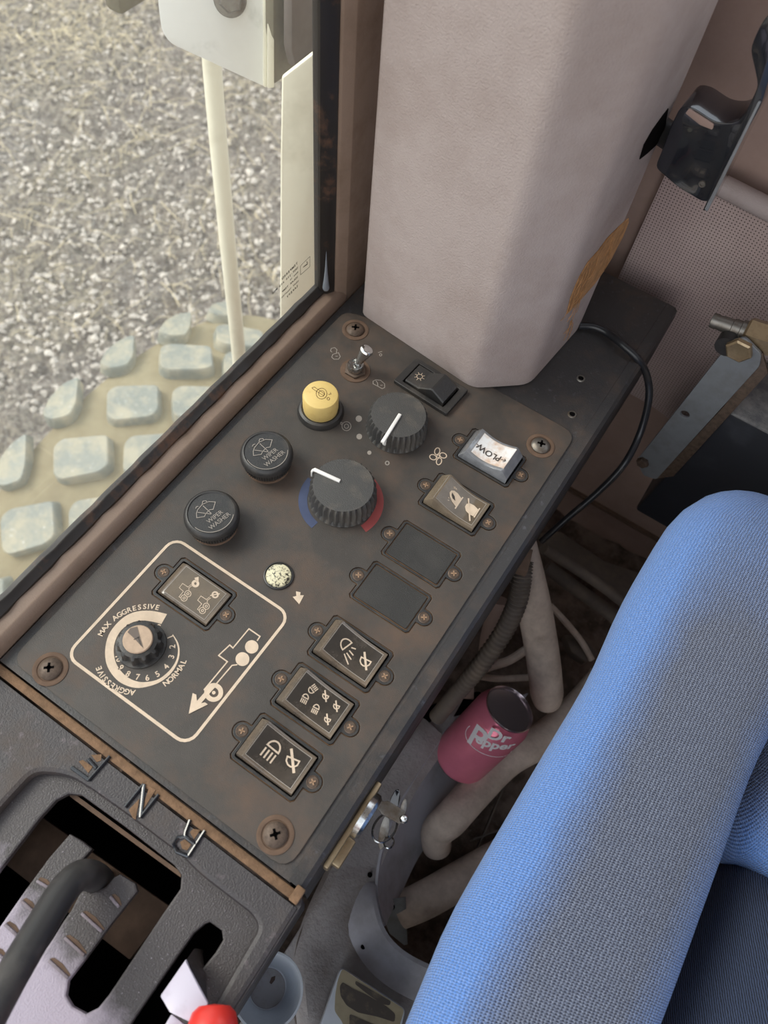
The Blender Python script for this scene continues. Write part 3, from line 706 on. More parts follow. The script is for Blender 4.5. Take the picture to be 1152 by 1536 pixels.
for ox, oy in ((0, 0), (225, 150)):
    o = lambda L: [(x + ox, y + oy) for x, y in L]
    k.ribbon(pix(ch_, o([(345, 555), (318, 538), (372, 472), (322, 428), (362, 375), (428, 418), (470, 385)]), 0.003), 0.0004, 0.0004, False, zf)
    k.ribbon(pix(ch_, o([(440, 455), (440, 428), (482, 398)]), 0.003), 0.0004, 0.0004, False, zf)
    for cc in ((427, 500), (380, 553)):
        for r in (38, 14): k.ribbon(pix(ch_, o([(cc[0] + r * math.cos(t * PI / 8), cc[1] + r * math.sin(t * PI / 8)) for t in range(16)]), 0.003), 0.0005, 0.0004, True, zf)
R8 = lambda cx, cy, r, n=16: [(cx + r * math.cos(t * 2 * PI / n), cy + r * math.sin(t * 2 * PI / n)) for t in range(n)]
k.ribbon(pix(ch_, R8(520, 375, 32), 0.003), 0.0018, 0.0004, True, zf); k.poly(pix(ch_, [(560, 290), (508, 305), (525, 345), (560, 345)], 0.003), 0.0004, zf)
k.ribbon(pix(ch_, R8(762, 508, 34), 0.003), 0.0012, 0.0004, True, zf); k.ribbon(pix(ch_, [(700, 520), (820, 495)], 0.003), 0.0008, 0.0005, False, zf)
k.build('symbol', m_print, s)
# blank covers
for key, lab in (('blank', 'blank black switch cover, nearer of the pair'), ('blank2', 'blank black switch cover, farther of the pair')):
    cx, cy = SW[key]
    mb = plate_mb(ear_outline(cx, cy), [rrect(cx, cy, 0.0468, 0.0315, 0.0012, 2)], -0.0011, -0.0001, 0.0003); s = mb.build('blank_cover', m_black, console); s['label'] = lab
    mb = plate_mb(rrect(cx, cy, 0.0450, 0.0297, 0.0010, 2), [], -0.0011, 0.0003, 0.0003)
    mb.build('cover_plate', M('stippled_black', (52, 51, 50), 0.6, bump=0.9, bscale=1800, dust=(70, 68, 66), dscale=30), s)
    for q in (-1, 1):
        inst('screw', scr_me, (cx + q * 0.0287, cy, 0.0), s); inst('cross_recess', cx_me, (cx + q * 0.0287, cy, 0.0), s, rz=0.6)
# plate screws at the corners
big = MB(); big.lathe((0, 0, 0), [(0.0078, 0.0), (0.0078, 0.0012), (0.0066, 0.0026), (0.0038, 0.0036), (0.0001, 0.0038)], n=28)
ws = MB(); ws.lathe((0, 0, 0), [(0.0118, 0.0), (0.0118, 0.0005), (0.0108, 0.0009), (0.0088, 0.0006), (0.0086, 0.0002), (0.0001, 0.0002)], n=32)
xr = MB(); xr.box((0, 0, 0.0035), (0.0066, 0.0016, 0.0010)); xr.box((0, 0, 0.0035), (0.0016, 0.0066, 0.0010)); xr.box((0, 0, 0.0036), (0.0030, 0.0030, 0.0008), rz=PI / 4)
big_me = big.mesh('plate_screw', m_steel); big_br = big.mesh('plate_screw', m_rustscrew); ws_me = ws.mesh('washer', m_brown, ); xr_me = xr.mesh('cross_recess', m_void)
for (px, py), me, lab, rz in (((75, 1003), big_br, 'grimy brown cross-head screw by the window', 0.7), ((413, 1252), big_br, 'cross-head screw at the near right corner', 0.9),
                          ((533, 494), big_br, 'grimy screw beside the mauve post', 0.5), ((811, 668), big_me, 'bright steel cross-head screw beyond the PLOW switch', 0.3)):
    q = at(px, py, 0.001); b_ = inst('plate_screw', me, (q.x, q.y, 0.0), console, label=lab); inst('washer', ws_me, (q.x, q.y, 0), b_); inst('cross_recess', xr_me, (q.x, q.y, 0), b_, rz=rz)
for px, py in ((872, 566), (859, 620)):
    q = at(px, py); mb = MB(); mb.lathe((q.x, q.y, -0.0016), [(0.0040, 0), (0.0036, 0.0007), (0.0026, 0.0008), (0.0024, 0.0002), (0.0001, 0.0002)], n=20); h_ = mb.build('screw_hole', m_steel, console)
    mb = MB(); mb.disc((q.x, q.y), 0.0025, -0.0012, 16); mb.build('bore', m_void, h_)

# ---- rotary knobs
def knob(px, py, r, h, label, p0, p1):
    q = at(px, py); cx, cy = q.x, q.y
    mb = MB(); mb.lathe((cx, cy, 0), [(r * 1.02, 0.0005), (r, 0.003), (r * 0.985, h * 0.75), (r * 0.93, h - 0.0012), (r * 0.88, h), (0.0001, h + 0.0006)], n=192, ribs=32, rib=0.0021, rz=(0.002, h - 0.001))
    kb = mb.build('rotary_knob', m_knob, console, org=(cx, cy, 0)); kb.location = Vector((cx, cy, 0)) - parent_origin(console); kb['label'] = label
    a = at(*p0, h + 0.0008); b = at(*p1, h + 0.0008); d = (a - b).normalized(); e = Vector((cx, cy, 0)) + (Vector((b.x, b.y, 0)) - Vector((cx, cy, 0)))
    # raised white pointer: along the top, then down over the rim
    out = Vector((cx, cy, 0)) + (Vector((a.x, a.y, 0)) - Vector((cx, cy, 0))).normalized() * (r + 0.0006)
    top = Vector((a.x, a.y, h + 0.0006)); inn = Vector((b.x, b.y, h + 0.0006))
    n = Vector((-d.y, d.x, 0)) * 0.0014; u = Vector((0, 0, 0.0015))
    pth = [inn, top.lerp(inn, 0.08), Vector((out.x, out.y, h - 0.0025)), Vector((out.x, out.y, h - 0.009))]
    rg = []
    for i, c in enumerate(pth):
        uu_ = u if i < 2 else ((out - Vector((cx, cy, 0))).normalized() * 0.0012 + (u * 0.5 if i == 2 else Vector()))
        rg.append([c - n - uu_ * .3, c - n + uu_ * .8, c - n * .6 + uu_, c + n * .6 + uu_, c + n + uu_ * .8, c + n - uu_ * .3])
    k = MB(); k.loft(rg); k.build('pointer', m_white, kb, bevel=0.0003)
    return kb
knob(514, 746, 0.0262, 0.0190, 'ribbed black rotary knob between the blue and red arcs', (468, 703), (510, 722))
knob(595, 642, 0.0250, 0.0190, 'ribbed black rotary knob beside the fan symbol', (571, 668), (600, 622))
def arc_band(mb, c, r0, r1, a0, a1, z, n=28):
    vs = []
    for i in range(n + 1):
        a = math.radians(a0 + (a1 - a0) * i / n)
        for r in (r0, r1): vs.append((c[0] + r * math.cos(a), c[1] + r * math.sin(a), z))
    mb.add(vs, [(2 * i, 2 * i + 1, 2 * i + 3, 2 * i + 2) for i in range(n)])
ZP = 0.0002
kc = at(511.5, 751)
def ang(c, px, py): q = at(px, py); return math.degrees(math.atan2(q.y - c.y, q.x - c.x))
def rad(c, px, py): q = at(px, py); return math.hypot(q.y - c.y, q.x - c.x)
mb = MB(); r1 = rad(kc, 447.5, 751); a0, a1 = ang(kc, 462, 716), ang(kc, 469, 791)
a1 += 360 if a1 < a0 else 0
arc_band(mb, kc, r1 - 0.0068, r1, a0, a1, ZP); mb.build('cold_arc', m_blueprint, console)['label'] = 'blue printed arc'
mb = MB(); a0, a1 = ang(kc, 547, 796), ang(kc, 557, 712); r1 = rad(kc, 575.5, 753)
a1 += 360 if a1 < a0 else 0
arc_band(mb, kc, r1 - 0.0068, r1, a0, a1, ZP); mb.build('hot_arc', m_redprint, console)['label'] = 'red printed arc'

# ---- wiper/washer buttons
def washer(px, py, lab, cf, icon, words, up, ring, rot):
    h = 0.0200; q = at(px, py, h); cx, cy = q.x, q.y; r = 0.0203
    mb = MB(); mb.lathe((cx, cy, 0), [(0.0135, 0.0), (0.0150, 0.001), (0.0150, 0.004), (0.0180, 0.0045), (0.0190, 0.0050), (0.0190, 0.0115), (0.0203, 0.0125), (0.0205, 0.0150), (0.0198, 0.0178), (0.0180, 0.0196),
        (0.0172, 0.0198), (0.0166, 0.0190), (0.0001, 0.0192)], n=180, ribs=60, rib=0.0010, rz=(0.0048, 0.0117))
    b = mb.build('wiper_button', m_black, console, org=(cx, cy, 0)); b.location = Vector((cx, cy, 0)) - parent_origin(console); b['label'] = lab
    ft = MB(); ft.lathe((cx, cy, 0), [(0.0178, 0.0), (0.0172, 0.0012), (0.0140, 0.0018), (0.0001, 0.0018)], n=32); ft.build('dusty_collar', m_brown, b)
    k = MB()
    for line, cl in icon: k.ribbon(pix(cf, line, h), 0.00055, h - 0.0005, cl)
    for wd, c, sz in words:
        w = pix(cf, [c], h)[0]; text_into(k, wd, sz, w, up, h - 0.0005, xs=0.92)
    arc_band(k, q, 0.0160, 0.0165, ring[0], ring[1], h - 0.0006, 30)
    k.build('symbol', m_greyprint, b)
    return b
cw = crop(250, 640, 5.486)
icon = [([(868, 105), (850, 165), (820, 170), (790, 200), (778, 225), (715, 235), (712, 200), (722, 170), (760, 125), (815, 102)], True), ([(722, 190), (835, 205)], False), ([(765, 135), (835, 200)], False),
        ([(760, 120), (765, 98), (790, 95), (803, 108)], False), ([(705, 160), (712, 145), (728, 140)], False)]
upv = (at(380, 660) - at(400, 690)); upv = (upv.x, upv.y)
a, b = at(400 + 0, 700), at(424, 672)
base_dir = at(*cw([(948, 215)])[0], 0.02) - at(*cw([(835, 300)])[0], 0.02); upv = (-base_dir.y, base_dir.x)
washer(399.5, 676, 'round black WIPER WASHER button nearer the yellow button', cw, icon, [('WIPER', (850, 222), 0.0052), ('WASHER', (888, 258), 0.0052)], upv, (-115, 40), 0)
ic2 = [([(x - 468, y + 512) for x, y in L], c_) for L, c_ in icon]
washer(316.5, 768, 'round black WIPER WASHER button nearer the brake dial', cw, ic2, [('WIPER', (395, 738), 0.0050), ('WASHER', (435, 772), 0.0050)], upv, (-95, 30), 0)
# ---- yellow push button
q = at(481, 591, 0.024); cx, cy = q.x, q.y
mb = MB(); mb.lathe((cx, cy, 0), [(0.0140, 0.0), (0.0142, 0.0085), (0.0146, 0.009), (0.0146, 0.0215), (0.0138, 0.0232), (0.0118, 0.0240), (0.0001, 0.0243)], n=48)
yb = mb.build('push_button', m_yellow, console, org=(cx, cy, 0)); yb.location = Vector((cx, cy, 0)) - parent_origin(console); yb['label'] = 'yellow round push button'
mb = MB(); mb.lathe((cx, cy, 0), [(0.0192, 0.0), (0.0192, 0.0014), (0.0178, 0.0048), (0.0158, 0.0058), (0.0148, 0.0050), (0.0001, 0.0048)], n=40); mb.build('collar', m_black, yb)
k = MB(); c6 = crop(440, 500, 4.43); zy = 0.0244
k.ribbon(pix(c6, R8(187, 402, 36), 0.024), 0.0004, zy, True); k.ribbon(pix(c6, R8(187, 402, 20), 0.024), 0.0004, zy, True)
k.ribbon(pix(c6, [(125, 362), (140, 358), (208, 405), (200, 415), (125, 368)], 0.024), 0.0004, zy, True)
k.ribbon(pix(c6, [(232, 408), (250, 405), (245, 395)], 0.024), 0.0004, zy); k.ribbon(pix(c6, R8(232, 436, 9, 10), 0.024), 0.0004, zy, True)
k.build('symbol', M('brown_ink', (110, 84, 48), 0.7), yb)
# ---- toggle switch
q = at(533, 556); cx, cy = q.x, q.y
mb = MB(); mb.lathe((cx, cy, 0), [(0.0098, 0), (0.0098, 0.0026), (0.0090, 0.0030), (0.0001, 0.003)], n=6)
tg = mb.build('toggle_switch', m_rustscrew, console); tg['label'] = 'chrome bat-handle toggle switch'
mb = MB(); mb.lathe((cx, cy, 0), [(0.0130, 0), (0.0128, 0.0008), (0.0001, 0.0009)], n=30); mb.build('washer', m_brown, tg)
mb = MB(); mb.lathe((cx, cy, 0), [(0.0070, 0.003), (0.0070, 0.0085), (0.0066, 0.0092), (0.0052, 0.0092), (0.0050, 0.0075), (0.0001, 0.0075)], n=30); mb.build('bushing', m_chrome, tg)
tip = at(551, 524, 0.026)
base = Vector((cx + 0.001, cy, 0.0075)); d = tip - base
mb = MB(); mb.tube([base, base + d * 0.35, base + d * 0.7, base + d * 0.92, base + d * 1.02, base + d * 1.1], [0.0028, 0.0034, 0.0050, 0.0060, 0.0050, 0.0012], n=20); mb.build('bat_handle', M('bright_chrome', (214, 216, 216), 0.18, metal=1.0), tg)
# ---- black rocker with snowflake (stands on its own bezel)
rc = crop(480, 380, 3.0316)
q = at(640, 583, 0.004); cx, cy = q.x, q.y
A, B, D_, E_ = [at(*p, 0.003) for p in rc([(343, 580), (432, 472), (672, 622), (573, 738)])]
AX = math.atan2((D_ - B).y, (D_ - B).x); Wd = 0.5 * ((D_ - B).length + (E_ - A).length); Hd = 0.5 * ((A - B).length + (E_ - D_).length)
cc = (A + B + D_ + E_) / 4
mb = plate_mb(rrect(cc.x, cc.y, Wd, Hd, 0.001, 2, AX), [rrect(cc.x - 0.0 , cc.y, Wd * 0.77, Hd * 0.74, 0.0005, 2, AX)], 0.0, 0.0040, 0.0006)
ac = mb.build('rocker_switch', m_black, console); ac['label'] = 'plain black rocker switch with a snowflake symbol beside the post'
mb = MB(); mb.add([Vector((x, y, 0.0006)) for x, y in rrect(cc.x, cc.y, Wd * 0.77, Hd * 0.74, 0.0005, 2, AX)], [tuple(range(12))]); mb.build('cavity', m_void, ac)
ux = Vector((math.cos(AX), math.sin(AX), 0)); uy = Vector((-ux.y, ux.x, 0)); L2 = Wd * 0.355; h2 = Hd * 0.33
pa = lambda t: 0.0035 + 0.001 * t if t < 0.35 else (0.00385 + (t - 0.35) / 0.32 * 0.0085 if t < 0.67 else 0.01235 - (t - 0.67) / 0.33 * 0.0075)
mb = MB(); rg = []
for i in range(21):
    t = i / 20; c = cc + ux * (-L2 + 2 * L2 * t); z = pa(t) + 0.002; e = 0.001
    c = Vector((c.x, c.y, 0)); rg.append([c - uy * h2 + Vector((0, 0, 0)), c - uy * h2 + Vector((0, 0, z - e)), c - uy * (h2 - e) + Vector((0, 0, z)), c + uy * (h2 - e) + Vector((0, 0, z)), c + uy * h2 + Vector((0, 0, z - e)), c + uy * h2])
mb.loft(rg); mb.build('rocker', m_black, ac)
k = MB(); s0 = at(*rc([(453, 560)])[0], 0.006); zs = lambda x, y: pa(((Vector((x, y, 0)) - Vector((cc.x, cc.y, 0))).dot(ux) + L2) / (2 * L2)) + 0.0023
k.ribbon([(s0.x + 0.0024 * math.cos(t * PI / 6), s0.y + 0.0024 * math.sin(t * PI / 6)) for t in range(12)], 0.0004, 0, True, zs)
for t in range(8):
    a = t * PI / 4; k.ribbon([(s0.x + 0.0024 * math.cos(a), s0.y + 0.0024 * math.sin(a)), (s0.x + 0.0046 * math.cos(a), s0.y + 0.0046 * math.sin(a))], 0.0004, 0, False, zs)
k.build('symbol', m_print, ac)
# ---- numbered dial with fluted knob
dc = at(213.5, 974)
mb = MB(); outr = [(962, 158), (880, 140), (800, 141), (730, 165), (670, 215), (625, 280), (606, 360), (612, 440), (645, 505), (700, 556), (780, 583), (860, 573), (930, 545), (990, 493), (1025, 430), (1035, 370), (1025, 320), (996, 275)]
innr = [(930, 215), (880, 202), (820, 195), (760, 207), (700, 250), (665, 310), (655, 370), (665, 430), (692, 480), (740, 525), (800, 548), (860, 547), (918, 530), (975, 484), (1012, 430), (1025, 375), (1017, 325), (993, 277)]
O, I = smooth2(pix(cD, outr, ZP), 4), smooth2(pix(cD, innr, ZP), 4)
mb.add([Vector((p[0], p[1], ZP)) for p in O] + [Vector((p[0], p[1], ZP)) for p in I], [(i, i + 1, len(O) + i + 1, len(O) + i) for i in range(len(O) - 1)])
mb.build('dial_scale', m_print, console)['label'] = 'cream tapering ring scale'
def chars(mb, items, size, inward=True, cf=cD, bold=0.02):
    for s_, p in items:
        q = Vector(pix(cf, [p], ZP)[0]); u = (Vector((dc.x, dc.y)) - q) * (1 if inward else -1); text_into(mb, s_, size, q, u, ZP, bold=bold)
def arctext(mb, txt, p0, p1, size, inward, cw_):
    a0, a1 = ang(dc, *cD([p0])[0]), ang(dc, *cD([p1])[0]); r = 0.5 * (rad(dc, *cD([p0])[0]) + rad(dc, *cD([p1])[0]))
    if cw_ and a1 > a0: a1 -= 360
    if not cw_ and a1 < a0: a1 += 360
    r += 0.0 if inward else 0.0013
    wts = [0.45 if c_ == 'I' else 0.8 if c_ == ' ' else 1.0 for c_ in txt]; tot = sum(wts) - (wts[0] + wts[-1]) / 2; acc = 0
    for i, c_ in enumerate(txt):
        if i: acc += (wts[i - 1] + wts[i]) / 2
        a = math.radians(a0 + (a1 - a0) * acc / tot); q = Vector((dc.x + r * math.cos(a), dc.y + r * math.sin(a)))
        if c_ != ' ': text_into(mb, c_, size, q, (Vector((dc.x, dc.y)) - q) * (1 if inward else -1), ZP, bold=0.02)
k = MB()
chars(k, [('1', (980, 290)), ('2', (992, 345)), ('3', (987, 403)), ('4', (957, 460)), ('5', (907, 503)), ('6', (848, 525)), ('7', (793, 520)), ('8', (738, 502)), ('9', (696, 466)), ('10', (684, 410)), ('5', (910, 230))], 0.0056)
arctext(k, 'MAX AGGRESSIVE', (608, 278), (908, 115), 0.0053, False, True)
arctext(k, 'AGGRESSIVE', (765, 602), (584, 466), 0.0053, False, True)
arctext(k, 'NORMAL', (955, 552), (1060, 434), 0.0053, True, False)
k.build('dial_lettering', m_print, console)
q = at(206.5, 958.5, 0.012); cx, cy = q.x, q.y
mb = MB(); mb.lathe((cx, cy, 0), [(0.0172, 0.0003), (0.0170, 0.0010), (0.0158, 0.0014)] + [(0.0157, 0.0015), (0.0148, 0.0085), (0.0128, 0.0100), (0.0106, 0.0106), (0.0001, 0.0106)], n=176, ribs=11, rib=0.0026, rz=(0.0014, 0.0098))
dk_ = mb.build('dial_knob', m_black, console, org=(cx, cy, 0)); dk_.location = Vector((cx, cy, 0)) - parent_origin(console); dk_['label'] = 'small fluted black knob with a tan face'
mb = MB(); mb.lathe((cx, cy, 0), [(0.0100, 0.0102), (0.0100, 0.0118), (0.0095, 0.0123), (0.0001, 0.0123)], n=40); mb.build('knob_face', M('tan_face', (176, 152, 130), 0.6, var=0.15, dscale=80), dk_)
k = MB(); k.poly(pix(cD, [(735, 262), (750, 240), (790, 230), (805, 290), (826, 355), (775, 300)], 0.0126), 0.0126); k.build('knob_pointer', M('pointer_brown', (96, 84, 76), 0.5), dk_)
k = MB(); k.ribbon(pix(cD, [(770, 305), (805, 288)], 0.0126), 0.0005, 0.0128); k.ribbon(pix(cD, [(795, 290), (812, 340)], 0.0126), 0.0005, 0.0128); k.build('pointer_line', m_ink, dk_)
# ---- printed frame, arrows, and small symbols on the plate
k = MB(); k.ribbon(rrect(-0.1874, 0.0945, 0.1065, 0.1105, 0.009, 5), 0.0021, ZP, True); k.build('printed_frame', m_print, console)['label'] = 'cream rounded rectangle line'
k = MB()
k.ribbon(pix(c4, [(650, 735), (752, 612), (714, 585), (762, 540), (776, 553), (845, 470), (893, 503), (880, 522)], ZP), 0.0009, ZP); k.ribbon(pix(c4, [(700, 712), (772, 628), (795, 625)], ZP), 0.0009, ZP)
for c_, r in (((857, 548), 29), ((817, 601), 30)): k.poly(pix(c4, R8(*c_, r, 28), ZP)[::-1], ZP)
k.ribbon(pix(c4, R8(693, 745, 31, 28), ZP), 0.0031, ZP + 0.0001, True); k.poly(pix(c4, R8(693, 746, 8), ZP)[::-1], ZP + 0.0001)
k.ribbon(pix(c4, [(690, 718), (618, 800)], ZP), 0.0032, ZP + 0.0002); k.poly(pix(c4, [(602, 748), (585, 838), (668, 797), (655, 788), (622, 795), (618, 755)], ZP)[::-1], ZP + 0.0003)
k.build('hitch_symbol', m_print, console)['label'] = 'cream tractor and hitch diagram with an arrow'
k = MB(); k.poly(pix(c4, [(1048, 308), (1068, 312), (1066, 325), (1083, 325), (1062, 364), (1034, 332), (1050, 328)], ZP)[::-1], ZP); k.build('arrow_symbol', m_print, console)
k = MB(); c6 = crop(440, 500, 4.43)
for t in range(4):                                       # fan blades
    a0 = math.radians(-100 + t * 90)
    c_ = (962 + 34 * math.cos(a0), 817 + 34 * math.sin(a0)); L = []
    for i in range(14):
        b_ = 2 * PI * i / 14; u_, v_ = 22 * math.cos(b_), 18 * math.sin(b_) + 5 * math.cos(b_)
        L.append((c_[0] + u_ * math.cos(a0) - v_ * math.sin(a0), c_[1] + u_ * math.sin(a0) + v_ * math.cos(a0)))
    k.ribbon(pix(c6, L, ZP), 0.0008, ZP, True)
k.ribbon(pix(c6, R8(962, 817, 9, 10), ZP), 0.0006, ZP, True); k.build('fan_symbol', m_print, console)
k = MB()
for c_, r in (((435, 567), 21), ((438, 686), 19), ((505, 793), 14)): k.poly(pix(c6, R8(*c_, r), ZP)[::-1], ZP)
k.ribbon(pix(c6, R8(624, 862, 12), ZP), 0.0009, ZP, True); k.build('speed_dots', m_greyprint, console)
for nm, parts in (('open_lock_symbol', [([(262, 140), (300, 128), (312, 155), (300, 172), (270, 172), (255, 158)], True), ([(285, 130), (290, 108), (275, 95), (252, 100), (247, 118), (258, 125)], False), ([(280, 152), (295, 152)], False)]),
                  ('closed_lock_symbol', [([(545, 308), (580, 312), (606, 335), (607, 360), (590, 368), (562, 352), (560, 330)], True), ([(550, 308), (530, 318), (530, 335), (562, 352)], False), ([(578, 345), (594, 345)], False)]),
                  ('engine_symbol', [(R8(353, 617, 30), True), (R8(353, 617, 14), True), ([(330, 598), (312, 588), (318, 605), (326, 612)], False)]),
                  ('small_symbol', [([(562, 128), (590, 120)], False), (R8(580, 143, 8, 8), True)])):
    k = MB()
    for L, cl in parts: k.ribbon(pix(c6, L, ZP), 0.0006, ZP, cl)
    k.build(nm, m_greyprint, console)
# ---- pilot light (cracked pale lens)
q = at(418, 864); mb = MB(); mb.lathe((q.x, q.y, 0), [(0.0112, 0), (0.0110, 0.0012), (0.0100, 0.0016), (0.0098, 0.0008), (0.0001, 0.0008)], n=32); pl2 = mb.build('pilot_light', m_black, console); pl2['label'] = 'small round lens with a flaking white centre'
mm, t, p, co = new_mat('flaked_lens'); t.link(t.mix(t.ramp(t.noise(co, 380, 5, 0.8), 0.42, 0.5), srgb(30, 28, 24), srgb(216, 208, 176)), p.inputs['Base Color']); p.inputs['Roughness'].default_value = 0.3; p.inputs['Coat Weight'].default_value = 0.5
mb = MB(); mb.lathe((q.x, q.y, 0), [(0.0096, 0.0006), (0.0088, 0.0020), (0.0050, 0.0028), (0.0001, 0.0030)], n=32); mb.build('lens', mm, pl2)
# ---- key switch plate under the right edge, with its lock face
def side(p, X=-0.0205): return onx(p[0], p[1], X)
k = MB(); k.box((-0.0185, 0.062, -0.022), (0.004, 0.062, 0.022)); kp = k.build('lock_plate', m_brass, console, bevel=0.0012); kp['label'] = 'worn brassy lock plate under the right edge'
k = MB(); k.lathe((-0.017, 0.072, -0.0215), [(0.0160, 0), (0.0160, 0.0040), (0.0140, 0.0060), (0.0060, 0.0066), (0.0001, 0.0066)], n=32, axis=(1, 0, 0)); k.build('lock_barrel', m_chrome, kp)
k = MB(); k.box((-0.016, 0.046, -0.030), (0.010, 0.020, 0.012)); k.build('catch', m_brass, kp, bevel=0.0015)
# ================================================================== MAUVE POST COVER
A, B, Cc, D_ = Vector((-0.2565, 0.416)), Vector((-0.131, 0.404)), Vector((-0.0935, 0.437)), Vector((-0.087, 0.525))
base = [A, B, Cc, D_, Vector((-0.115, 0.602)), Vector((-0.2565, 0.602))]
pc = thing('post_cover', 'tall mauve faceted plastic post cover standing on the far end of the console', 'post cover', (-0.17, 0.50, 0))
hole = None
bp = roundpoly(base, 0.009, 4); mb = MB(); rg = []
for z in (0.0004, 0.01, 0.1, 0.2, 0.32, 0.45, 0.7, 1.085):
    g = 1 + 0.02 * math.sin(z * 9)
    rg.append([Vector((p.x, p.y, z)) for p in bp])
mb.loft(rg); mb.build('cover_body', m_post, pc, smooth=50)
def onfacet(px, py, off=0.0):
    n = Vector(((D_ - Cc).y, -(D_ - Cc).x, 0)).normalized(); o = Vector((Cc.x, Cc.y, 0)) + n * off
    w = ray(px, py); t = (o - CAMPOS).dot(n) / w.dot(n); return CAMPOS + w * t
n3 = Vector(((D_ - Cc).y, -(D_ - Cc).x, 0)).normalized()
cg = crop(780, 0, 2.954)
pg = cg([(205, 1390), (222, 1320), (245, 1262), (262, 1225), (300, 1160), (345, 1110), (385, 1055), (440, 1000), (478, 965), (478, 985), (452, 1050), (430, 1090), (405, 1140), (365, 1205), (325, 1260), (290, 1300), (250, 1345)])
mb = MB(); mb.prism([onfacet(a, b_, 0.0002) for a, b_ in pg], n3 * 0.0008); mb.build('torn_patch', m_gold, pc)['label'] = 'torn patch showing tan foam'
mb = MB()
for i in range(26):
    a = rnd.random(); u0 = pg[int(a * 8)]; p0 = (u0[0] + rnd.uniform(0, 12), u0[1] + rnd.uniform(-6, 18)); p1 = (p0[0] - rnd.uniform(6, 14), p0[1] + rnd.uniform(14, 34))
    q0, q1 = onfacet(*p0, 0.0015), onfacet(*p1, 0.0012); mb.tube([q0, (q0 + q1) / 2 + n3 * 0.001, q1], 0.0003, n=4, seg=2)
tag(mb.build('loose_fibre', m_gold, pc), kind='stuff')
mb = MB(); mb.prism([onfacet(a, b_, 0.0001) for a, b_ in cg([(528, 705), (548, 640), (585, 575), (632, 510), (655, 480), (640, 560), (628, 600), (598, 645), (560, 680)])], n3 * 0.0006); mb.build('slot', m_void, pc)
# black glossy lever that comes out of the slot
hl = thing('black_lever', 'glossy black curved metal lever sticking out of the mauve post cover slot', 'lever', (-0.06, 0.52, 0.19))
HY = 0.505
def onh(px, py): return ony(px, py, HY)
def hprism(pts, name, mat, dy=0.035, y0=0.0, bev=0.004, r=0.004, par=None):
    P = [onh(a, b_) for a, b_ in cg(pts)]; P2 = roundpoly([(p.x, p.z) for p in P], r, 3)
    mb = MB(); mb.prism([(p.x, HY + y0, p.y) for p in P2], (0, dy, 0)); return mb.build(name, mat, par or hl, bevel=bev, seg=3)
hprism([(598, 742), (640, 640), (668, 560), (712, 470), (770, 478), (862, 540), (925, 548), (968, 535), (1010, 490), (1062, 385), (1100, 400), (1015, 560), (935, 715), (848, 893), (806, 893), (700, 830)], 'cupped_plate', m_gloss, 0.030, 0.0)
hprism([(1052, 175), (1085, 95), (1128, 20), (1185, 60), (1150, 250), (1100, 420), (1000, 600), (860, 890), (838, 893), (985, 560), (1065, 385), (1085, 340), (1078, 290)], 'handle_arm', m_gloss, 0.020, -0.012, 0.0035)
hprism([(735, 498), (752, 478), (862, 548), (855, 572), (800, 550)], 'slot_window', m_wall, 0.003, -0.0012, 0.0006, 0.001)
hprism([(850, 880), (1090, 400), (1100, 405), (862, 890)], 'edge_bead', m_armgrey, 0.002, -0.0135, 0.0008, 0.0005)
q = onh(*cg([(808, 815)])[0]); mb = MB(); mb.lathe((q.x, HY, q.z), [(0.0026, 0.0), (0.0022, 0.0008), (0.0014, 0.0008), (0.0012, 0.0001), (0.0001, 0.0001)], n=16, axis=(0, -1, 0)); mb.build('rivet', m_steel, hl)
mb = MB(); mb.tube([(-0.115, 0.545, 0.19), (-0.09, 0.53, 0.192), (-0.068, 0.522, 0.194)], 0.009, n=14); mb.build('pivot_stub', m_black, hl)

# ================================================================== REAR RIGHT: fitting, bracket, box
ft = thing('hydraulic_fitting', 'steel nipple with a brass hex nut against the perforated panel', 'fitting', ony(1110, 500, 0.56))
def fy(px, py, Y=0.56): return ony(px, py, Y)
a, b = fy(1068, 480), fy(1118, 497); c, d = fy(1118, 497), fy(1190, 522)
ax = (b - a).normalized()
mb = MB(); L = (b - a).length
mb.lathe(a, [(0.0001, -0.001), (0.0062, 0.0), (0.0066, 0.004), (0.0060, 0.006), (0.0066, 0.009), (0.0066, L * .6), (0.0074, L * .62), (0.0074, L * .85), (0.0090, L * .87), (0.0090, L), (0.0001, L)], n=24, axis=ax); mb.build('nipple', m_steel, ft)
mb = MB(); mb.lathe(b, [(0.0115, 0.0), (0.0135, 0.002), (0.0135, 0.024), (0.0115, 0.026), (0.0001, 0.026)], n=6, axis=ax); mb.build('hex_nut', m_brass, ft)
mb = MB(); mb.lathe(b, [(0.0105, 0.026), (0.0118, 0.028), (0.0118, 0.075), (0.0001, 0.075)], n=24, axis=ax); mb.build('hose_tail', m_brass, ft)
box = thing('black_box', 'black steel box with a scuffed grey lid at the rear right', 'box', (0.16, 0.60, -0.24))
q0 = ony(950, 765, 0.55); q1 = ony(1088, 610, 0.55)
bx0 = 0.053
mb = MB(); mb.prism([(bx0 - 0.002, 0.55, -0.238), (0.45, 0.55, -0.238), (0.45, 0.55, -0.034), (bx0 + 0.010, 0.55, -0.034)], (0, 0.075, 0)); mb.build('box_body', m_boxblack, box, bevel=0.004)
mb = MB(); mb.prism([(bx0 + 0.009, 0.548, -0.034), (0.45, 0.548, -0.034), (0.45, 0.548, -0.030), (bx0 + 0.009, 0.548, -0.030)], (0, 0.078, 0)); mb.build('lid', m_boxtop, box, bevel=0.0015)
br = thing('grey_bracket', 'flat grey steel bracket arm bolted beside the black box', 'bracket', ony(1040, 600, 0.545))
BY = 0.545
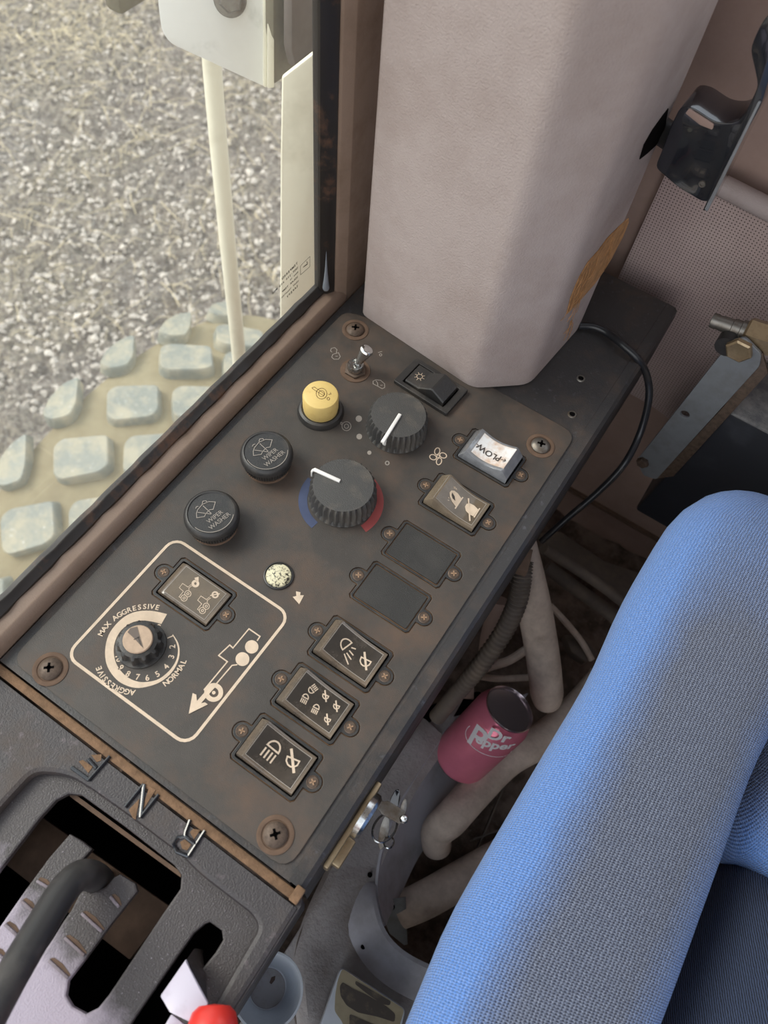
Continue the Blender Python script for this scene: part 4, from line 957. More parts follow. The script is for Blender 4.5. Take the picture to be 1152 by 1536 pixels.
P = roundpoly([ony(*p, BY).xz for p in [(955, 690), (1098, 510), (1118, 505), (1143, 530), (1140, 548), (985, 718), (966, 712)]], 0.003, 3)
holes = []
for px, py in ((1028, 620),):
    w = ony(px, py, BY); holes.append([(w.x + 0.0045 * math.cos(t), w.z + 0.0045 * math.sin(t)) for t in [2 * PI * i / 14 for i in range(14)]])
pm = plate_mb(P, holes, -0.0015, 0.0015, 0.0004)
pm.v = [Vector((v.x, BY - v.z, v.y)) for v in pm.v]; pm.build('arm_plate', m_armgrey, br)
mb = MB(); mb.prism([ony(*p, BY) for p in [(1143, 530), (1152, 560), (1010, 715), (985, 718), (1085, 610)]], (0, 0.003, 0)); mb.build('arm_flange', m_rustscrew, br, bevel=0.0006)  # flange coloured dark brown to stand for shadow below the arm
for (px, py), r, mt, n in (((1110, 523), 0.0115, m_brass, 6), ((965, 692), 0.0065, m_rustscrew, 6)):
    w = ony(px, py, BY - 0.0015); mb = MB(); mb.lathe(w, [(r, 0), (r, 0.004), (r * 0.85, 0.0052), (r * 0.4, 0.0046), (0.0001, 0.0046)], n=n, axis=(0, -1, 0)); mb.build('bolt', mt, br)
w = ony(1096, 508, BY + 0.01); mb = MB(); mb.lathe(w, [(0.0095, 0), (0.0095, 0.012), (0.0001, 0.012)], n=20, axis=(0, -1, 0)); mb.build('spacer', m_black, br)

# ================================================================== CABLE, CONDUIT, HOSES
mb = MB()
mb.tube([at(868, 489, 0.003), at(890, 490, 0.0035), at(912, 500, 0.0035), at(935, 518, 0.006), at(958, 540, 0.0), at(971, 566, -0.02), at(973, 600, -0.04), at(960, 650, -0.07), at(935, 698, -0.09), at(895, 740, -0.12), at(850, 778, -0.15), at(812, 812, -0.18)], 0.0034, n=12)
tag(mb.build('black_cable', m_cable), 'thin black cable looping off the console behind the mauve post cover', 'cable')
cc = [at(785, 842, -0.14), at(782, 870, -0.15), at(775, 905, -0.17), at(757, 945, -0.20), at(730, 985, -0.23), at(702, 1020, -0.26), at(678, 1048, -0.29), at(655, 1076, -0.32)]
path, _ = catmull([Vector(p) for p in cc], [1] * len(cc), 26)
rs = [0.0092 + (0.0011 * math.sin(i * 2 * PI / 4.0) if i < 120 else 0.0011 * math.sin(i * 2 * PI / 4.0) * max(0, 1 - (i - 120) / 25)) for i in range(len(path))]
mb = MB(); mb.tube(path, rs, n=14, smooth=False); cd = mb.build('corrugated_conduit', m_darkhose, smooth=80)
tag(cd, 'dark corrugated conduit bending down from under the console edge', 'conduit')
cl = MB(); cl.prism(ats([(770, 850), (792, 858), (800, 824), (782, 820)], -0.10), (0, 0, -0.012)); tag(cl.build('conduit_clip', m_brown, bevel=0.001), 'small brown clip holding the corrugated conduit to the console', 'clip')
def hose(path, r, name, mat, label, cat, group=None, n=22):
    mb = MB(); mb.tube(path, r, n=n, seg=8); return tag(mb.build(name, mat), label, cat, group)
hose([at(775, 800, -0.16), at(792, 870, -0.21), at(805, 930, -0.26), at(815, 990, -0.30), at(820, 1038, -0.335), at(821, 1054, -0.35)], [0.017, 0.0185, 0.0190, 0.0190, 0.0190, 0.0150], 'grey_hose', m_hose, 'fat grey hose standing upright behind the pink drink can', 'hose', 'fat grey hoses in the floor cut-out')
hose([at(655, 1270, -0.425), at(656, 1247, -0.40), at(676, 1228, -0.385), at(712, 1188, -0.385), at(760, 1140, -0.385), at(815, 1108, -0.38), at(862, 1068, -0.385), at(905, 1020, -0.38)], [0.0165, 0.0180] + [0.0195] * 6, 'grey_hose', m_hose, 'fat grey hose curving below the pink drink can', 'hose', 'fat grey hoses in the floor cut-out')
hose([at(600, 1366, -0.44), at(640, 1348, -0.43), at(700, 1314, -0.43), at(770, 1275, -0.43), at(860, 1225, -0.43)], [0.019, 0.020, 0.020, 0.020, 0.020], 'grey_hose', m_hose, 'fat grey hose running out of the cut-out towards the armrest', 'hose', 'fat grey hoses in the floor cut-out')
hose([at(748, 900, -0.30), at(742, 930, -0.32), at(735, 960, -0.34), at(732, 985, -0.37)], 0.012, 'brown_tube', m_wall, 'short brown tube behind the corrugated conduit', 'tube')
hose([at(700, 1015, -0.38), at(735, 1000, -0.38), at(765, 990, -0.37), at(795, 970, -0.36)], 0.0055, 'pale_wire', m_hose, 'thin pale wire crossing behind the corrugated conduit', 'wire', n=10)
hose([at(708, 1012, -0.40), at(745, 1018, -0.40), at(800, 1016, -0.40)], 0.0042, 'thin_rod', m_hose, 'thin pale rod just above the mouth of the pink can', 'rod', n=10)
hose([at(826, 908, -0.36), at(850, 935, -0.38), at(872, 962, -0.40), at(888, 990, -0.41)], [0.0035, 0.0045, 0.004, 0.004], 'bent_rod', m_hose, 'thin bent grey rod in the dark gap beside the armrest', 'rod', n=8)
hose([at(815, 822, -0.26), at(860, 850, -0.29), at(905, 880, -0.31), at(950, 915, -0.33)], 0.0070, 'dark_pipe', m_darkhose, 'upper dark pipe at the foot of the rear wall', 'pipe', 'dark pipes at the foot of the rear wall', n=12)
hose([at(820, 850, -0.33), at(860, 880, -0.34), at(905, 912, -0.36), at(945, 945, -0.37)], 0.0090, 'dark_pipe', m_darkhose, 'lower dark pipe at the foot of the rear wall', 'pipe', 'dark pipes at the foot of the rear wall', n=12)
mb = MB()
mb.prism(ats([(805, 808), (835, 806), (900, 850), (965, 872), (960, 905), (930, 905), (870, 868), (815, 830)], -0.42), (0, 0, 0.02)); tag(mb.build('floor_flange', m_darkhose, bevel=0.003), 'dark folded flange along the bottom of the rear wall', 'flange')
mb = MB(); mb.prism(ats([(840, 958), (868, 962), (890, 985), (872, 1000), (850, 985)], -0.43), (0, 0, 0.02)); tag(mb.build('small_clamp', m_darkhose, bevel=0.004), 'small dark clamp lying beside the bent rod', 'clamp')
mb = MB(); mb.prism(ats([(688, 1028), (711, 1012), (711, 1048), (688, 1046)], -0.33), (0, 0, -0.004)); tag(mb.build('tan_tab', m_wall, bevel=0.0006), 'small tan metal tab beside the mouth of the pink can', 'tab')
# black plate behind can
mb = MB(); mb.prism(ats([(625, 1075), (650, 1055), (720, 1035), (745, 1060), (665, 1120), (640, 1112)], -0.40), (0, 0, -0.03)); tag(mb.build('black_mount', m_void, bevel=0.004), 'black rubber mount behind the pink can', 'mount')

# ================================================================== DRINK CAN
can = thing('drink_can', 'opened pink drink can leaning between the grey hoses', 'can', at(683, 1140, -0.385))
base_c = at(687, 1140, -0.380); tip_ = at(766, 1062, -0.275)
axc = (tip_ - base_c).normalized(); CB = base_c
Rr = 0.0325; LH = 0.115
mb = MB(); mb.lathe(CB, [(0.0001, 0.003), (0.022, 0.003), (0.0245, 0.0), (0.027, 0.001), (0.0318, 0.0075), (Rr, 0.011), (Rr, LH - 0.016), (0.0315, LH - 0.012), (0.0272, LH - 0.001), (0.0262, LH - 0.002), (0.0258, LH - 0.010)], n=64, axis=axc); mb.build('can_body', m_can, can)
mb = MB(); mb.lathe(CB, [(0.0272, LH - 0.0015), (0.0278, LH + 0.001), (0.0270, LH + 0.0018), (0.0260, LH + 0.0005), (0.0252, LH - 0.007), (0.0001, LH - 0.0068)], n=64, axis=axc); mb.build('can_lid', m_alu, can)
mb = MB(); mb.lathe(CB, [(0.0250, LH - 0.0064), (0.0235, LH - 0.0062), (0.0001, LH - 0.0062)], n=40, axis=axc); mb.build('open_mouth', m_void, can)
mb = MB(); mb.lathe(CB, [(0.0270, 0.0009), (0.0282, 0.0010), (0.0300, 0.0045), (0.0290, 0.0045)], n=64, axis=axc); mb.build('base_ring', m_alu, can)
# lettering wrapped on the wall of the can
qz = Vector((0, 0, 1)).rotation_difference(axc).to_matrix()
def hit_can(px, py):
    w = ray(px, py).normalized(); o = CAMPOS - CB; dp = w - axc * w.dot(axc); op = o - axc * o.dot(axc)
    A_, B_, C_ = dp.dot(dp), 2 * dp.dot(op), op.dot(op) - Rr ** 2; dd = B_ * B_ - 4 * A_ * C_
    t = (-B_ - math.sqrt(max(dd, 0))) / (2 * A_); p = CAMPOS + w * t; l = qz.transposed() @ (p - CB); return math.atan2(l.y, l.x) * Rr, l.z
def wrap(u, z, off=0.0003): a = u / Rr; return CB + qz @ Vector(((Rr + off) * math.cos(a), (Rr + off) * math.sin(a), z))
cc6 = crop(640, 1010, 6.4)
u0, z0 = hit_can(*cc6([(590, 640)])[0]); ua, za = hit_can(*cc6([(420, 560)])[0]); ub, zb = hit_can(*cc6([(740, 700)])[0])
dirv = Vector((ub - ua, zb - za)).normalized()
if abs(dirv.x) < 1e-6: dirv = Vector((1, 0))
# letters run along screen-right; upright axis picked so that they read from the camera
nrm = Vector((-dirv.y, dirv.x)); ut, zt = hit_can(*cc6([(600, 560)])[0])
if nrm.dot(Vector((ut - u0, zt - z0))) < 0: nrm = -nrm
mir = (dirv.x * nrm.y - dirv.y * nrm.x) < 0
mb = MB()
def ctext(s_, size, px, py, sh=0.2, bold=0.02, xs=0.95, mb=mb, off=0.0004):
    c = Vector(hit_can(*cc6([(px, py)])[0]))
    key = dict(fn=lambda q: wrap(q.x, q.y, off))
    text_into(mb, s_, size, c, nrm, mirror=mir, bold=bold, shear=sh, xs=xs, **key)
ctext('Dr', 0.0215, 682, 600, bold=0.035); ctext('epper', 0.0185, 640, 708, bold=0.035)
ctext('P', 0.040, 470, 600, bold=0.02)
mb.build('lettering', m_silver, can)
mb = MB(); P = [Vector(hit_can(*cc6([(600 + 225 * math.cos(t), 640 + 150 * math.sin(t) + 60 * math.cos(t))])[0])) for t in [2 * PI * i / 40 for i in range(40)]]
for i in range(2, 24):
    a_, b_ = P[i], P[i + 1]; d_ = (b_ - a_)
    if d_.length > 0.02 or d_.length < 1e-5: continue
    n_ = Vector((-d_.y, d_.x)).normalized() * 0.0005
    mb.add([wrap(*(a_ + n_)), wrap(*(b_ + n_)), wrap(*(b_ - n_)), wrap(*(a_ - n_))], [(0, 1, 2, 3)])
mb.build('printed_oval', m_silver, can)

# ================================================================== FLOOR MAT, CURVED RIM, SUB FLOOR THINGS
E_px = [(705, 1030), (680, 1075), (650, 1120), (620, 1165), (597, 1205), (577, 1252), (565, 1300), (563, 1345), (574, 1390), (602, 1424), (655, 1452), (725, 1478), (820, 1500), (960, 1520), (1150, 1600)]
I_px = [(790, 1040), (762, 1080), (735, 1120), (706, 1165), (675, 1210), (648, 1250), (622, 1290), (600, 1335), (600, 1375)]
ZM = -0.36
E3 = [Vector((p[0], p[1], 0)) for p in E_px]
Es, _ = catmull([at(a, b_, ZM) for a, b_ in E_px[:10]], [1] * 10, 5)
floor_mat = thing('floor_mat', 'textured grey vinyl floor mat with a curved cut-out beside the console', 'floor mat', at(560, 1300, ZM))
Lp, _ = catmull([at(a, b_, ZM) for a, b_ in E_px], [1] * len(E_px), 5)
out_ = [(p.x, p.y) for p in Lp] + [(0.50, -0.05), (0.50, -0.62), (-0.0, -0.62), (-0.0195, -0.30), (-0.0195, 0.24)]
mb = plate_mb(out_, [], ZM - 0.004, ZM, 0.001); mb.build('mat_sheet', m_mat, floor_mat)
# soft fold where the mat laps over itself
fd = MB(); fpx = [(640, 1085), (585, 1160), (545, 1240), (512, 1310), (478, 1385), (462, 1450), (468, 1530), (480, 1620)]
c_, _ = catmull([at(a, b_, ZM) for a, b_ in fpx], [1] * len(fpx), 5); rg = []
for i, p in enumerate(c_):
    tdir = (c_[min(i + 1, len(c_) - 1)] - c_[max(0, i - 1)]).normalized(); sd = Vector((tdir.y, -tdir.x, 0)); sd = -sd if sd.x < 0 else sd
    h = 0.010 + 0.003 * math.sin(i * 0.5)
    rg.append([p - sd * 0.016, p - sd * 0.011 + Vector((0, 0, h * .7)), p - sd * 0.003 + Vector((0, 0, h)), p + sd * 0.010 + Vector((0, 0, h * .75)), p + sd * 0.024 + Vector((0, 0, h * .25)), p + sd * 0.034])
fd.loft(rg, close=False); fd.build('mat_fold', m_mat, floor_mat)
# raised lip along the near side of the cut-out
nr = MB(); rows_ = []
lip = [(566, 1325), (563, 1345), (574, 1390), (602, 1424), (655, 1452), (725, 1478), (820, 1500), (960, 1520)]
lp, _ = catmull([at(a, b_, ZM) for a, b_ in lip], [1] * len(lip), 5)
for k_, e in enumerate(lp):
    td = (lp[min(k_ + 1, len(lp) - 1)] - lp[max(0, k_ - 1)]).normalized(); o_ = Vector((td.y, -td.x, 0)); o_ = -o_ if o_.dot(Vector((-0.6, -1, 0))) < 0 else o_
    g_ = min(1, k_ / 8)
    rows_.append([e + Vector((0, 0, -0.004)), e + Vector((0, 0, 0.016 * g_)), e + o_ * 0.004 + Vector((0, 0, 0.017 * g_)), e + o_ * 0.018 * (0.4 + 0.6 * g_) + Vector((0, 0, 0.010 * g_)), e + o_ * 0.034 * (0.3 + 0.7 * g_) + Vector((0, 0, 0.0003))])
nr.loft(rows_, close=False); nr.build('raised_lip', m_rim, floor_mat)
wl_ = MB()
ul = [at(a, b_, ZM + 0.002) for a, b_ in E_px[1:9]]; ll = [at(a, b_, -0.430) for a, b_ in I_px[0:8]]
ul, _ = catmull(ul, [1] * 8, 5); ll, _ = catmull(ll, [1] * 8, 5)
wl_.loft([[a, a.lerp(b_, 0.3) + Vector((0, 0, -0.012)), a.lerp(b_, 0.7) + Vector((0, 0, -0.012)), b_] for a, b_ in zip(ul, ll)], close=False); wl_.build('curved_rim', m_rim, floor_mat, solid=0.003)['label'] = 'smooth blue-grey band inside the cut-out'
cz = MB(); cz.tube(ats([(520, 1285), (486, 1335), (456, 1390), (443, 1440), (440, 1500), (452, 1560)], ZM + 0.001), 0.0018, n=8); cz.build('mat_seam', m_darkhose, floor_mat)
for px, py in ((555, 1312), (553, 1341), (536, 1484), (545, 1420)):
    q = at(px, py, ZM + 0.0045); mb = MB(); mb.lathe(q, [(0.0028, -0.002), (0.0024, 0.001), (0.0001, 0.0014)], n=8); mb.build('hole_plug', m_void, floor_mat)
pt = thing('mounting_plate', 'upright grey plate with one hole at the end of the lowest hose', 'plate', at(592, 1385, -0.42))
mb = MB(); P = [at(578, 1350, -0.40), at(603, 1346, -0.40), at(604, 1378, -0.43), at(606, 1418, -0.455), at(584, 1400, -0.455), at(574, 1372, -0.43)]; mb.prism(P, (0.003, 0.003, 0)); mb.build('plate', m_armgrey, pt, bevel=0.0006)
q = at(588, 1360, -0.407); mb = MB(); mb.lathe(q, [(0.0030, 0), (0.0030, 0.002), (0.0001, 0.002)], n=12, axis=(0.1, -0.2, 1)); mb.build('bolt_hole', m_void, pt)
mb = MB(); mb.box(at(765, 1240, -0.455), (0.10, 0.002, 0.02), rz=0.9); mb.box(at(735, 1228, -0.452), (0.002, 0.11, 0.014), rz=0.1); tag(mb.build('floor_bracket', m_darkhose), 'thin dark metal angle lying in the dirt between the hoses', 'bracket')

# ---- key in the lock, split rings and tags
kr = thing('key_ring', 'bunch of small keys on split rings hanging from the lock plate', 'keys', (0.0, 0.06, -0.04))
kk = crop(480, 1140, 7.2)
def kp3(px, py, h): return at(*kk([(px, py)])[0], h)
mb = MB(); a = kp3(590, 440, -0.024); b = kp3(900, 625, -0.028)
d = b - a; n = Vector((-d.y, d.x, 0)).normalized() * 0.0045
mb.prism([a - n * .7, a + d * .25 - n * .8, a + d * .35 - n * 1.1, b - n, b + n, a + d * .35 + n * 1.0, a + d * .25 + n * .6, a + n * .7], (0, 0, -0.0022)); mb.build('key', m_steel, kr, bevel=0.0005)['label'] = 'key in the lock'
mb = MB(); mb.lathe(kp3(905, 638, -0.024), [(0.0001, 0.004), (0.0020, 0.003), (0.0030, 0), (0.0020, -0.003), (0.0001, -0.004)], n=12); mb.build('ring_bead', m_chrome, kr)
def ringp(c, r1, r2, rot, tilt, h, w=0.0008, nm='split_ring'):
    mb = MB(); pts = []
    for i in range(33):
        t = 2 * PI * i / 32; x, y = r1 * math.cos(t), r2 * math.sin(t)
        pts.append((c[0] + x * math.cos(rot) - y * math.sin(rot), c[1] + x * math.sin(rot) + y * math.cos(rot), t))
    mb.tube([kp3(x, y, h + tilt * math.sin(t)) for x, y, t in pts], w, n=6, smooth=False); return mb.build(nm, m_chrome, kr)
ringp((700, 730), 115, 175, 0.55, 0.012, -0.045); ringp((745, 890), 52, 62, 0.3, 0.006, -0.06, 0.0007)
for c, r1, r2, rot, h in (((800, 470), 165, 52, 1.85, -0.050), ((900, 540), 125, 34, 1.75, -0.046), ((690, 780), 190, 52, 1.75, -0.062)):
    mb = MB(); pts = []
    for i in range(20):
        t = 2 * PI * i / 20; x, y = r1 * math.cos(t), r2 * math.sin(t); pts.append(kp3(c[0] + x * math.cos(rot) - y * math.sin(rot), c[1] + x * math.sin(rot) + y * math.cos(rot), h - 0.006 * math.cos(t)))
    mb.prism(pts, (0, 0, -0.002)); mb.build('key_head', m_gloss if h < -0.047 and r2 > 51 and c[0] > 750 else m_steel, kr, bevel=0.0004)

# ================================================================== SHIFT CONSOLE with gate, levers
sc = thing('shift_console', 'dark cast shift console with raised letters F N R and a stepped gate', 'shift console', (-0.15, -0.07, -0.01))
s1 = crop(0, 1180, 4.114); s2 = crop(200, 1240, 4.114)
ZS = -0.012; ZR = -0.004
gate_hole = s1([(-330, 985), (-180, 765), (0, 510), (130, 345), (240, 200), (345, 85), (420, 45), (500, 52), (760, 240), (1075, 485), (1118, 545), (1112, 630), (1000, 790), (820, 1060), (670, 1285), (605, 1365), (530, 1402), (445, 1355), (407, 1290), (420, 1200),
   (530, 1060), (700, 830), (848, 645), (835, 597), (740, 540), (700, 560), (650, 618), (560, 650), (500, 640), (440, 760), (390, 830), (330, 930), (270, 1020), (205, 1130), (150, 1230), (95, 1310), (0, 1470), (-90, 1600), (-170, 1560), (-60, 1400), (40, 1250),
   (200, 990), (330, 780), (430, 610), (480, 485), (570, 385), (500, 330), (430, 290), (300, 440), (160, 630), (0, 860), (-150, 1080), (-290, 1290), (-360, 1330), (-440, 1260), (-430, 1150)])
thr_hole = s2([(440, 602), (472, 590), (545, 642), (552, 700), (505, 778), (385, 925), (300, 1060), (100, 1400), (-100, 1720), (-250, 1640), (0, 1195), (200, 905), (370, 662)])
outer = ats([(-200, 870), (-140, 905), (0, 1008), (453, 1346), (452, 1362), (395, 1450), (350, 1522), (200, 1760), (-100, 2100), (-500, 1700)], ZS)
w2 = lambda L, h: [(p.x, p.y) for p in ats(L, h)]
mb = plate_mb([(p.x, p.y) for p in outer], [w2(gate_hole, ZS), w2(thr_hole, ZS)], ZS - 0.006, ZS, 0.0012)
mc, t, p_, co = new_mat('gate_casting')               # the painted casting, front-window light put into its colour, paler towards near left
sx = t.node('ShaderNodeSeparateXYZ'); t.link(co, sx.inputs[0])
lightening = t.math('ADD', t.math('MULTIPLY', t.math('SUBTRACT', t.math('MULTIPLY', sx.outputs[1], -1.0), 0.012), 22.0), t.math('MULTIPLY', t.noise(co, 60, 6), 0.8))
lightening = t.math('ADD', lightening, t.math('MULTIPLY', sx.outputs[0], -4.0))
base_ = t.mix(t.ramp(lightening, 0.30, 0.75), srgb(64, 59, 60), srgb(160, 150, 164))
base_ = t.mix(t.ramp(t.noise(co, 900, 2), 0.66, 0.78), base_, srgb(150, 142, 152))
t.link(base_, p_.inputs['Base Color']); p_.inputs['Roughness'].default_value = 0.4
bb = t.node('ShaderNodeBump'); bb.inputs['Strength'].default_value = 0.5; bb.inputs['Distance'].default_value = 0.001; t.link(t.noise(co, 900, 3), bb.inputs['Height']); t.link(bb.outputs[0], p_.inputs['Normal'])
for v in mb.v: v.y = min(v.y, 0.0030)
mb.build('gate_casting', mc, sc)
rim_in = roundpoly(w2([(-300, 1240), (-60, 1290), (0, 1212), (50, 1158), (84, 1160), (108, 1166), (140, 1186), (196, 1226), (270, 1282), (300, 1312), (378, 1372), (388, 1392), (360, 1440), (300, 1545), (200, 1710), (-100, 1990), (-450, 1650)], ZR), 0.006, 5)
mb = plate_mb([(p.x, p.y) for p in ats([(-200, 868), (-140, 903), (0, 1006), (452, 1343), (452, 1356), (395, 1448), (350, 1518), (200, 1755), (-100, 2090), (-500, 1690)], ZR)], [rim_in], ZS - 0.002, ZR, 0.0034)
for v in mb.v: v.y = min(v.y, 0.0030)
mb.build('raised_rim', m_cast, sc)
sk = MB(); e_ = ats([(453, 1348), (452, 1358), (350, 1520), (200, 1757)], ZR - 0.002); sk.prism([e_[0], e_[1], e_[2], e_[3], e_[3] + Vector((-0.003, 0.001, 0)), e_[2] + Vector((-0.003, 0.001, 0)), e_[1] + Vector((-0.003, 0, 0)), e_[0] + Vector((-0.003, 0, 0))], (0, 0, -0.10)); sk.build('side_wall', m_cast, sc)
gcut = MB(); gcut.box((-0.022, -0.022, -0.024), (0.004, 0.028, 0.012)); gcut.build('edge_clip', m_brass, sc, bevel=0.001)
# letters
k3 = crop(90, 1090, 4.8)
def letter(strokes, name, fills=()):
    mb = MB()
    for L in strokes: mb.tube([Vector((p.x, p.y, ZR + 0.0004)) for p in ats(k3(L), ZR)], 0.0013, n=8, smooth=False)
    o = mb.build(name, m_gloss, sc)
    for f in fills: fb = MB(); fb.prism([Vector((p.x, p.y, ZR)) for p in ats(k3(f), ZR)], (0, 0, 0.0004)); fb.build('tan_fill', m_tan, o)
letter([[(362, 215), (210, 385)], [(210, 385), (85, 295)], [(265, 300), (205, 235)]], 'letter_f', [[(135, 250), (165, 240), (235, 290), (205, 335)], [(225, 205), (300, 200), (295, 245), (265, 255)]])
letter([[(470, 580), (605, 415)], [(605, 415), (580, 655)], [(580, 655), (712, 490)]], 'letter_n', [[(495, 600), (572, 520), (545, 670), (525, 660)], [(645, 430), (690, 455), (600, 600), (615, 520)]])
letter([[(1045, 750), (925, 935)], [(925, 935), (840, 900), (820, 845), (850, 800), (900, 790), (955, 830), (985, 850)], [(900, 792), (905, 760), (938, 672)]], 'letter_r', [[(865, 830), (900, 812), (945, 850), (915, 892), (880, 880)], [(935, 760), (960, 735), (1010, 745), (965, 812)]])
# the stepped ridges of the gate
def ridge(p0, p1):
    a, b = [Vector((q.x, q.y, ZS)) for q in ats(s1([p0, p1]), ZS)]; d = b - a; n = Vector((-d.y, d.x, 0)).normalized()
    if n.y > 0: n = -n
    mb = MB(); mb.prism([a, a + d * .1 - n * 0.0016, a + d * .5 - n * 0.0022, b - n * 0.0008, b], (0, 0, 0.0003)); pk = mb.build('gate_notch', m_brown, sc)
    mb = MB(); mb.prism([a + n * .0002, b + n * .0002, b + n * .0020, a + n * .0020], (0, 0, 0.0013)); mb.build('gate_ridge', m_gate, sc, bevel=0.0005)
for p0, p1 in (((690, 668), (745, 735)), ((512, 770), (640, 885)), ((408, 920), (530, 1030)), ((310, 1060), (430, 1170)), ((235, 570), (320, 620)), ((142, 695), (222, 765)), ((40, 838), (122, 912)), ((-40, 1000), (42, 1055))): ridge(p0, p1)
# under the gate: brown cross bar and the dark well
mb = MB(); P = ats(s1([(250, 180), (1050, 740), (800, 1070), (20, 470)]), -0.055); mb.prism(P, (0, 0, -0.006)); mb.build('cross_bar', m_brown, sc, bevel=0.001)
mb = MB(); mb.prism([Vector((p.x, p.y, -0.018)) for p in ats(s1([(430, 60), (1115, 560), (1120, 530), (440, 30)]), -0.018)], (0, 0, -0.035)); mb.build('back_web', m_brown, sc)
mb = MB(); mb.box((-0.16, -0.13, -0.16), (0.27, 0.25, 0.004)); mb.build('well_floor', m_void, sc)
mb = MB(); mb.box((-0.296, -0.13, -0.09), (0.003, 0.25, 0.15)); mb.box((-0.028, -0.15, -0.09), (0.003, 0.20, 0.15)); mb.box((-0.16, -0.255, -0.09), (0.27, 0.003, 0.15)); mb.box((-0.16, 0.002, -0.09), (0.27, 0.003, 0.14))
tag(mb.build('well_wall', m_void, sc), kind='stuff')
# black shift lever
mb = MB(); mb.tube([at(*s1([(640, 610)])[0], -0.10), at(*s1([(625, 590)])[0], -0.055), at(*s1([(592, 562)])[0], -0.020), at(*s1([(540, 545)])[0], 0.000), at(*s1([(470, 560)])[0], 0.010), at(*s1([(385, 650)])[0], 0.018), at(*s1([(290, 800)])[0], 0.026), at(*s1([(170, 1000)])[0], 0.036), at(*s1([(20, 1260)])[0], 0.048), at(*s1([(-140, 1560)])[0], 0.060), at(*s1([(-320, 1900)])[0], 0.07)], 0.0088, n=24)
tag(mb.build('shift_lever', M('matt_black_lever', (46, 45, 46), 0.45, dust=(84, 80, 78), dscale=30, dlo=0.5, dhi=0.8)), 'bent matt black shift lever rising through the F N R gate', 'lever')
# pale throttle lever with the red knob
th = thing('throttle_lever', 'pale flat lever with a red knob in the narrow slot', 'lever', at(300, 1470, 0.0))
mb = MB(); P = [Vector(p) for p in (at(*s2([(325, 815)])[0], 0.002), at(*s2([(345, 870)])[0], 0.006), at(*s2([(462, 1088)])[0], 0.014), at(*s2([(385, 1225)])[0], 0.016), at(*s2([(222, 1145)])[0], 0.014), at(*s2([(165, 1045)])[0], 0.008))]
mb.prism(P, (0, 0, -0.003)); mb.build('lever_blade', m_lav, th, bevel=0.0008)
mb = MB(); mb.prism([at(*s2([q])[0], h) for q, h in (((330, 815), -0.0005), ((375, 750), -0.016), ((430, 760), -0.030), ((385, 920), -0.018), ((462, 1085), 0.010), ((345, 880), 0.002))], (0, 0, -0.004)); mb.build('lever_stem', m_cast, th, bevel=0.0008)
mb = MB(); mb.prism([at(*s2([q])[0], 0.008) for q in ((235, 1155), (330, 1230), (250, 1400), (120, 1350))], (0, 0, -0.003)); mb.build('lower_blade', m_lav, th, bevel=0.0008)
a, b = at(*s2([(480, 1120)])[0], 0.022), at(*s2([(620, 1500)])[0], 0.030); a = at(*s2([(505, 1105)])[0], 0.012); b = at(*s2([(560, 1330)])[0], 0.012)
axk = (b - a).normalized()
mb = MB(); mb.lathe(at(*s2([(500, 1120)])[0], 0.018), [(0.0001, -0.002), (0.0085, -0.001), (0.0118, 0.002), (0.0136, 0.008), (0.0150, 0.020), (0.0155, 0.040), (0.0130, 0.050), (0.0001, 0.053)], n=40, axis=(0.55, -0.80, 0.10)); mb.build('red_knob', m_red, th)['label'] = 'red plastic knob'
# ---- white cup
cq = at(402, 1486, -0.19); cup = thing('plastic_cup', 'white translucent plastic cup below the near end of the console', 'cup', cq)
mb = MB(); c0 = Vector((cq.x, cq.y, cq.z)); ro = 0.0268
mb.lathe(c0, [(0.0001, -0.046), (0.0150, -0.046), (0.0168, -0.044), (ro - 0.001, -0.001), (ro + 0.0006, 0.0), (ro + 0.0004, 0.0012), (ro - 0.0012, 0.0012), (ro - 0.0022, -0.001), (0.0156, -0.0425), (0.0001, -0.0432)], n=56, axis=(0.05, 0.05, 1)); mb.build('cup_body', m_cup, cup)
mb = MB(); mb.lathe(c0 + Vector((-0.002, -0.002, -0.0425)), [(0.0145, 0.0), (0.0140, 0.0006), (0.0001, 0.0006)], n=36, axis=(0.05, 0.05, 1)); mb.build('cup_base', M('cup_base', (168, 166, 168), 0.5, dust=(150, 140, 132), dscale=60), cup)
mb = MB(); mb.prism([c0 + Vector((x, y, -0.0416)) for x, y in ((-0.004, 0.006), (-0.002, 0.0085), (-0.0005, 0.006), (-0.001, 0.002), (-0.003, 0.002))], (0, 0, 0.0003)); mb.build('coffee_stain', M('coffee', (84, 62, 52), 0.5), cup)
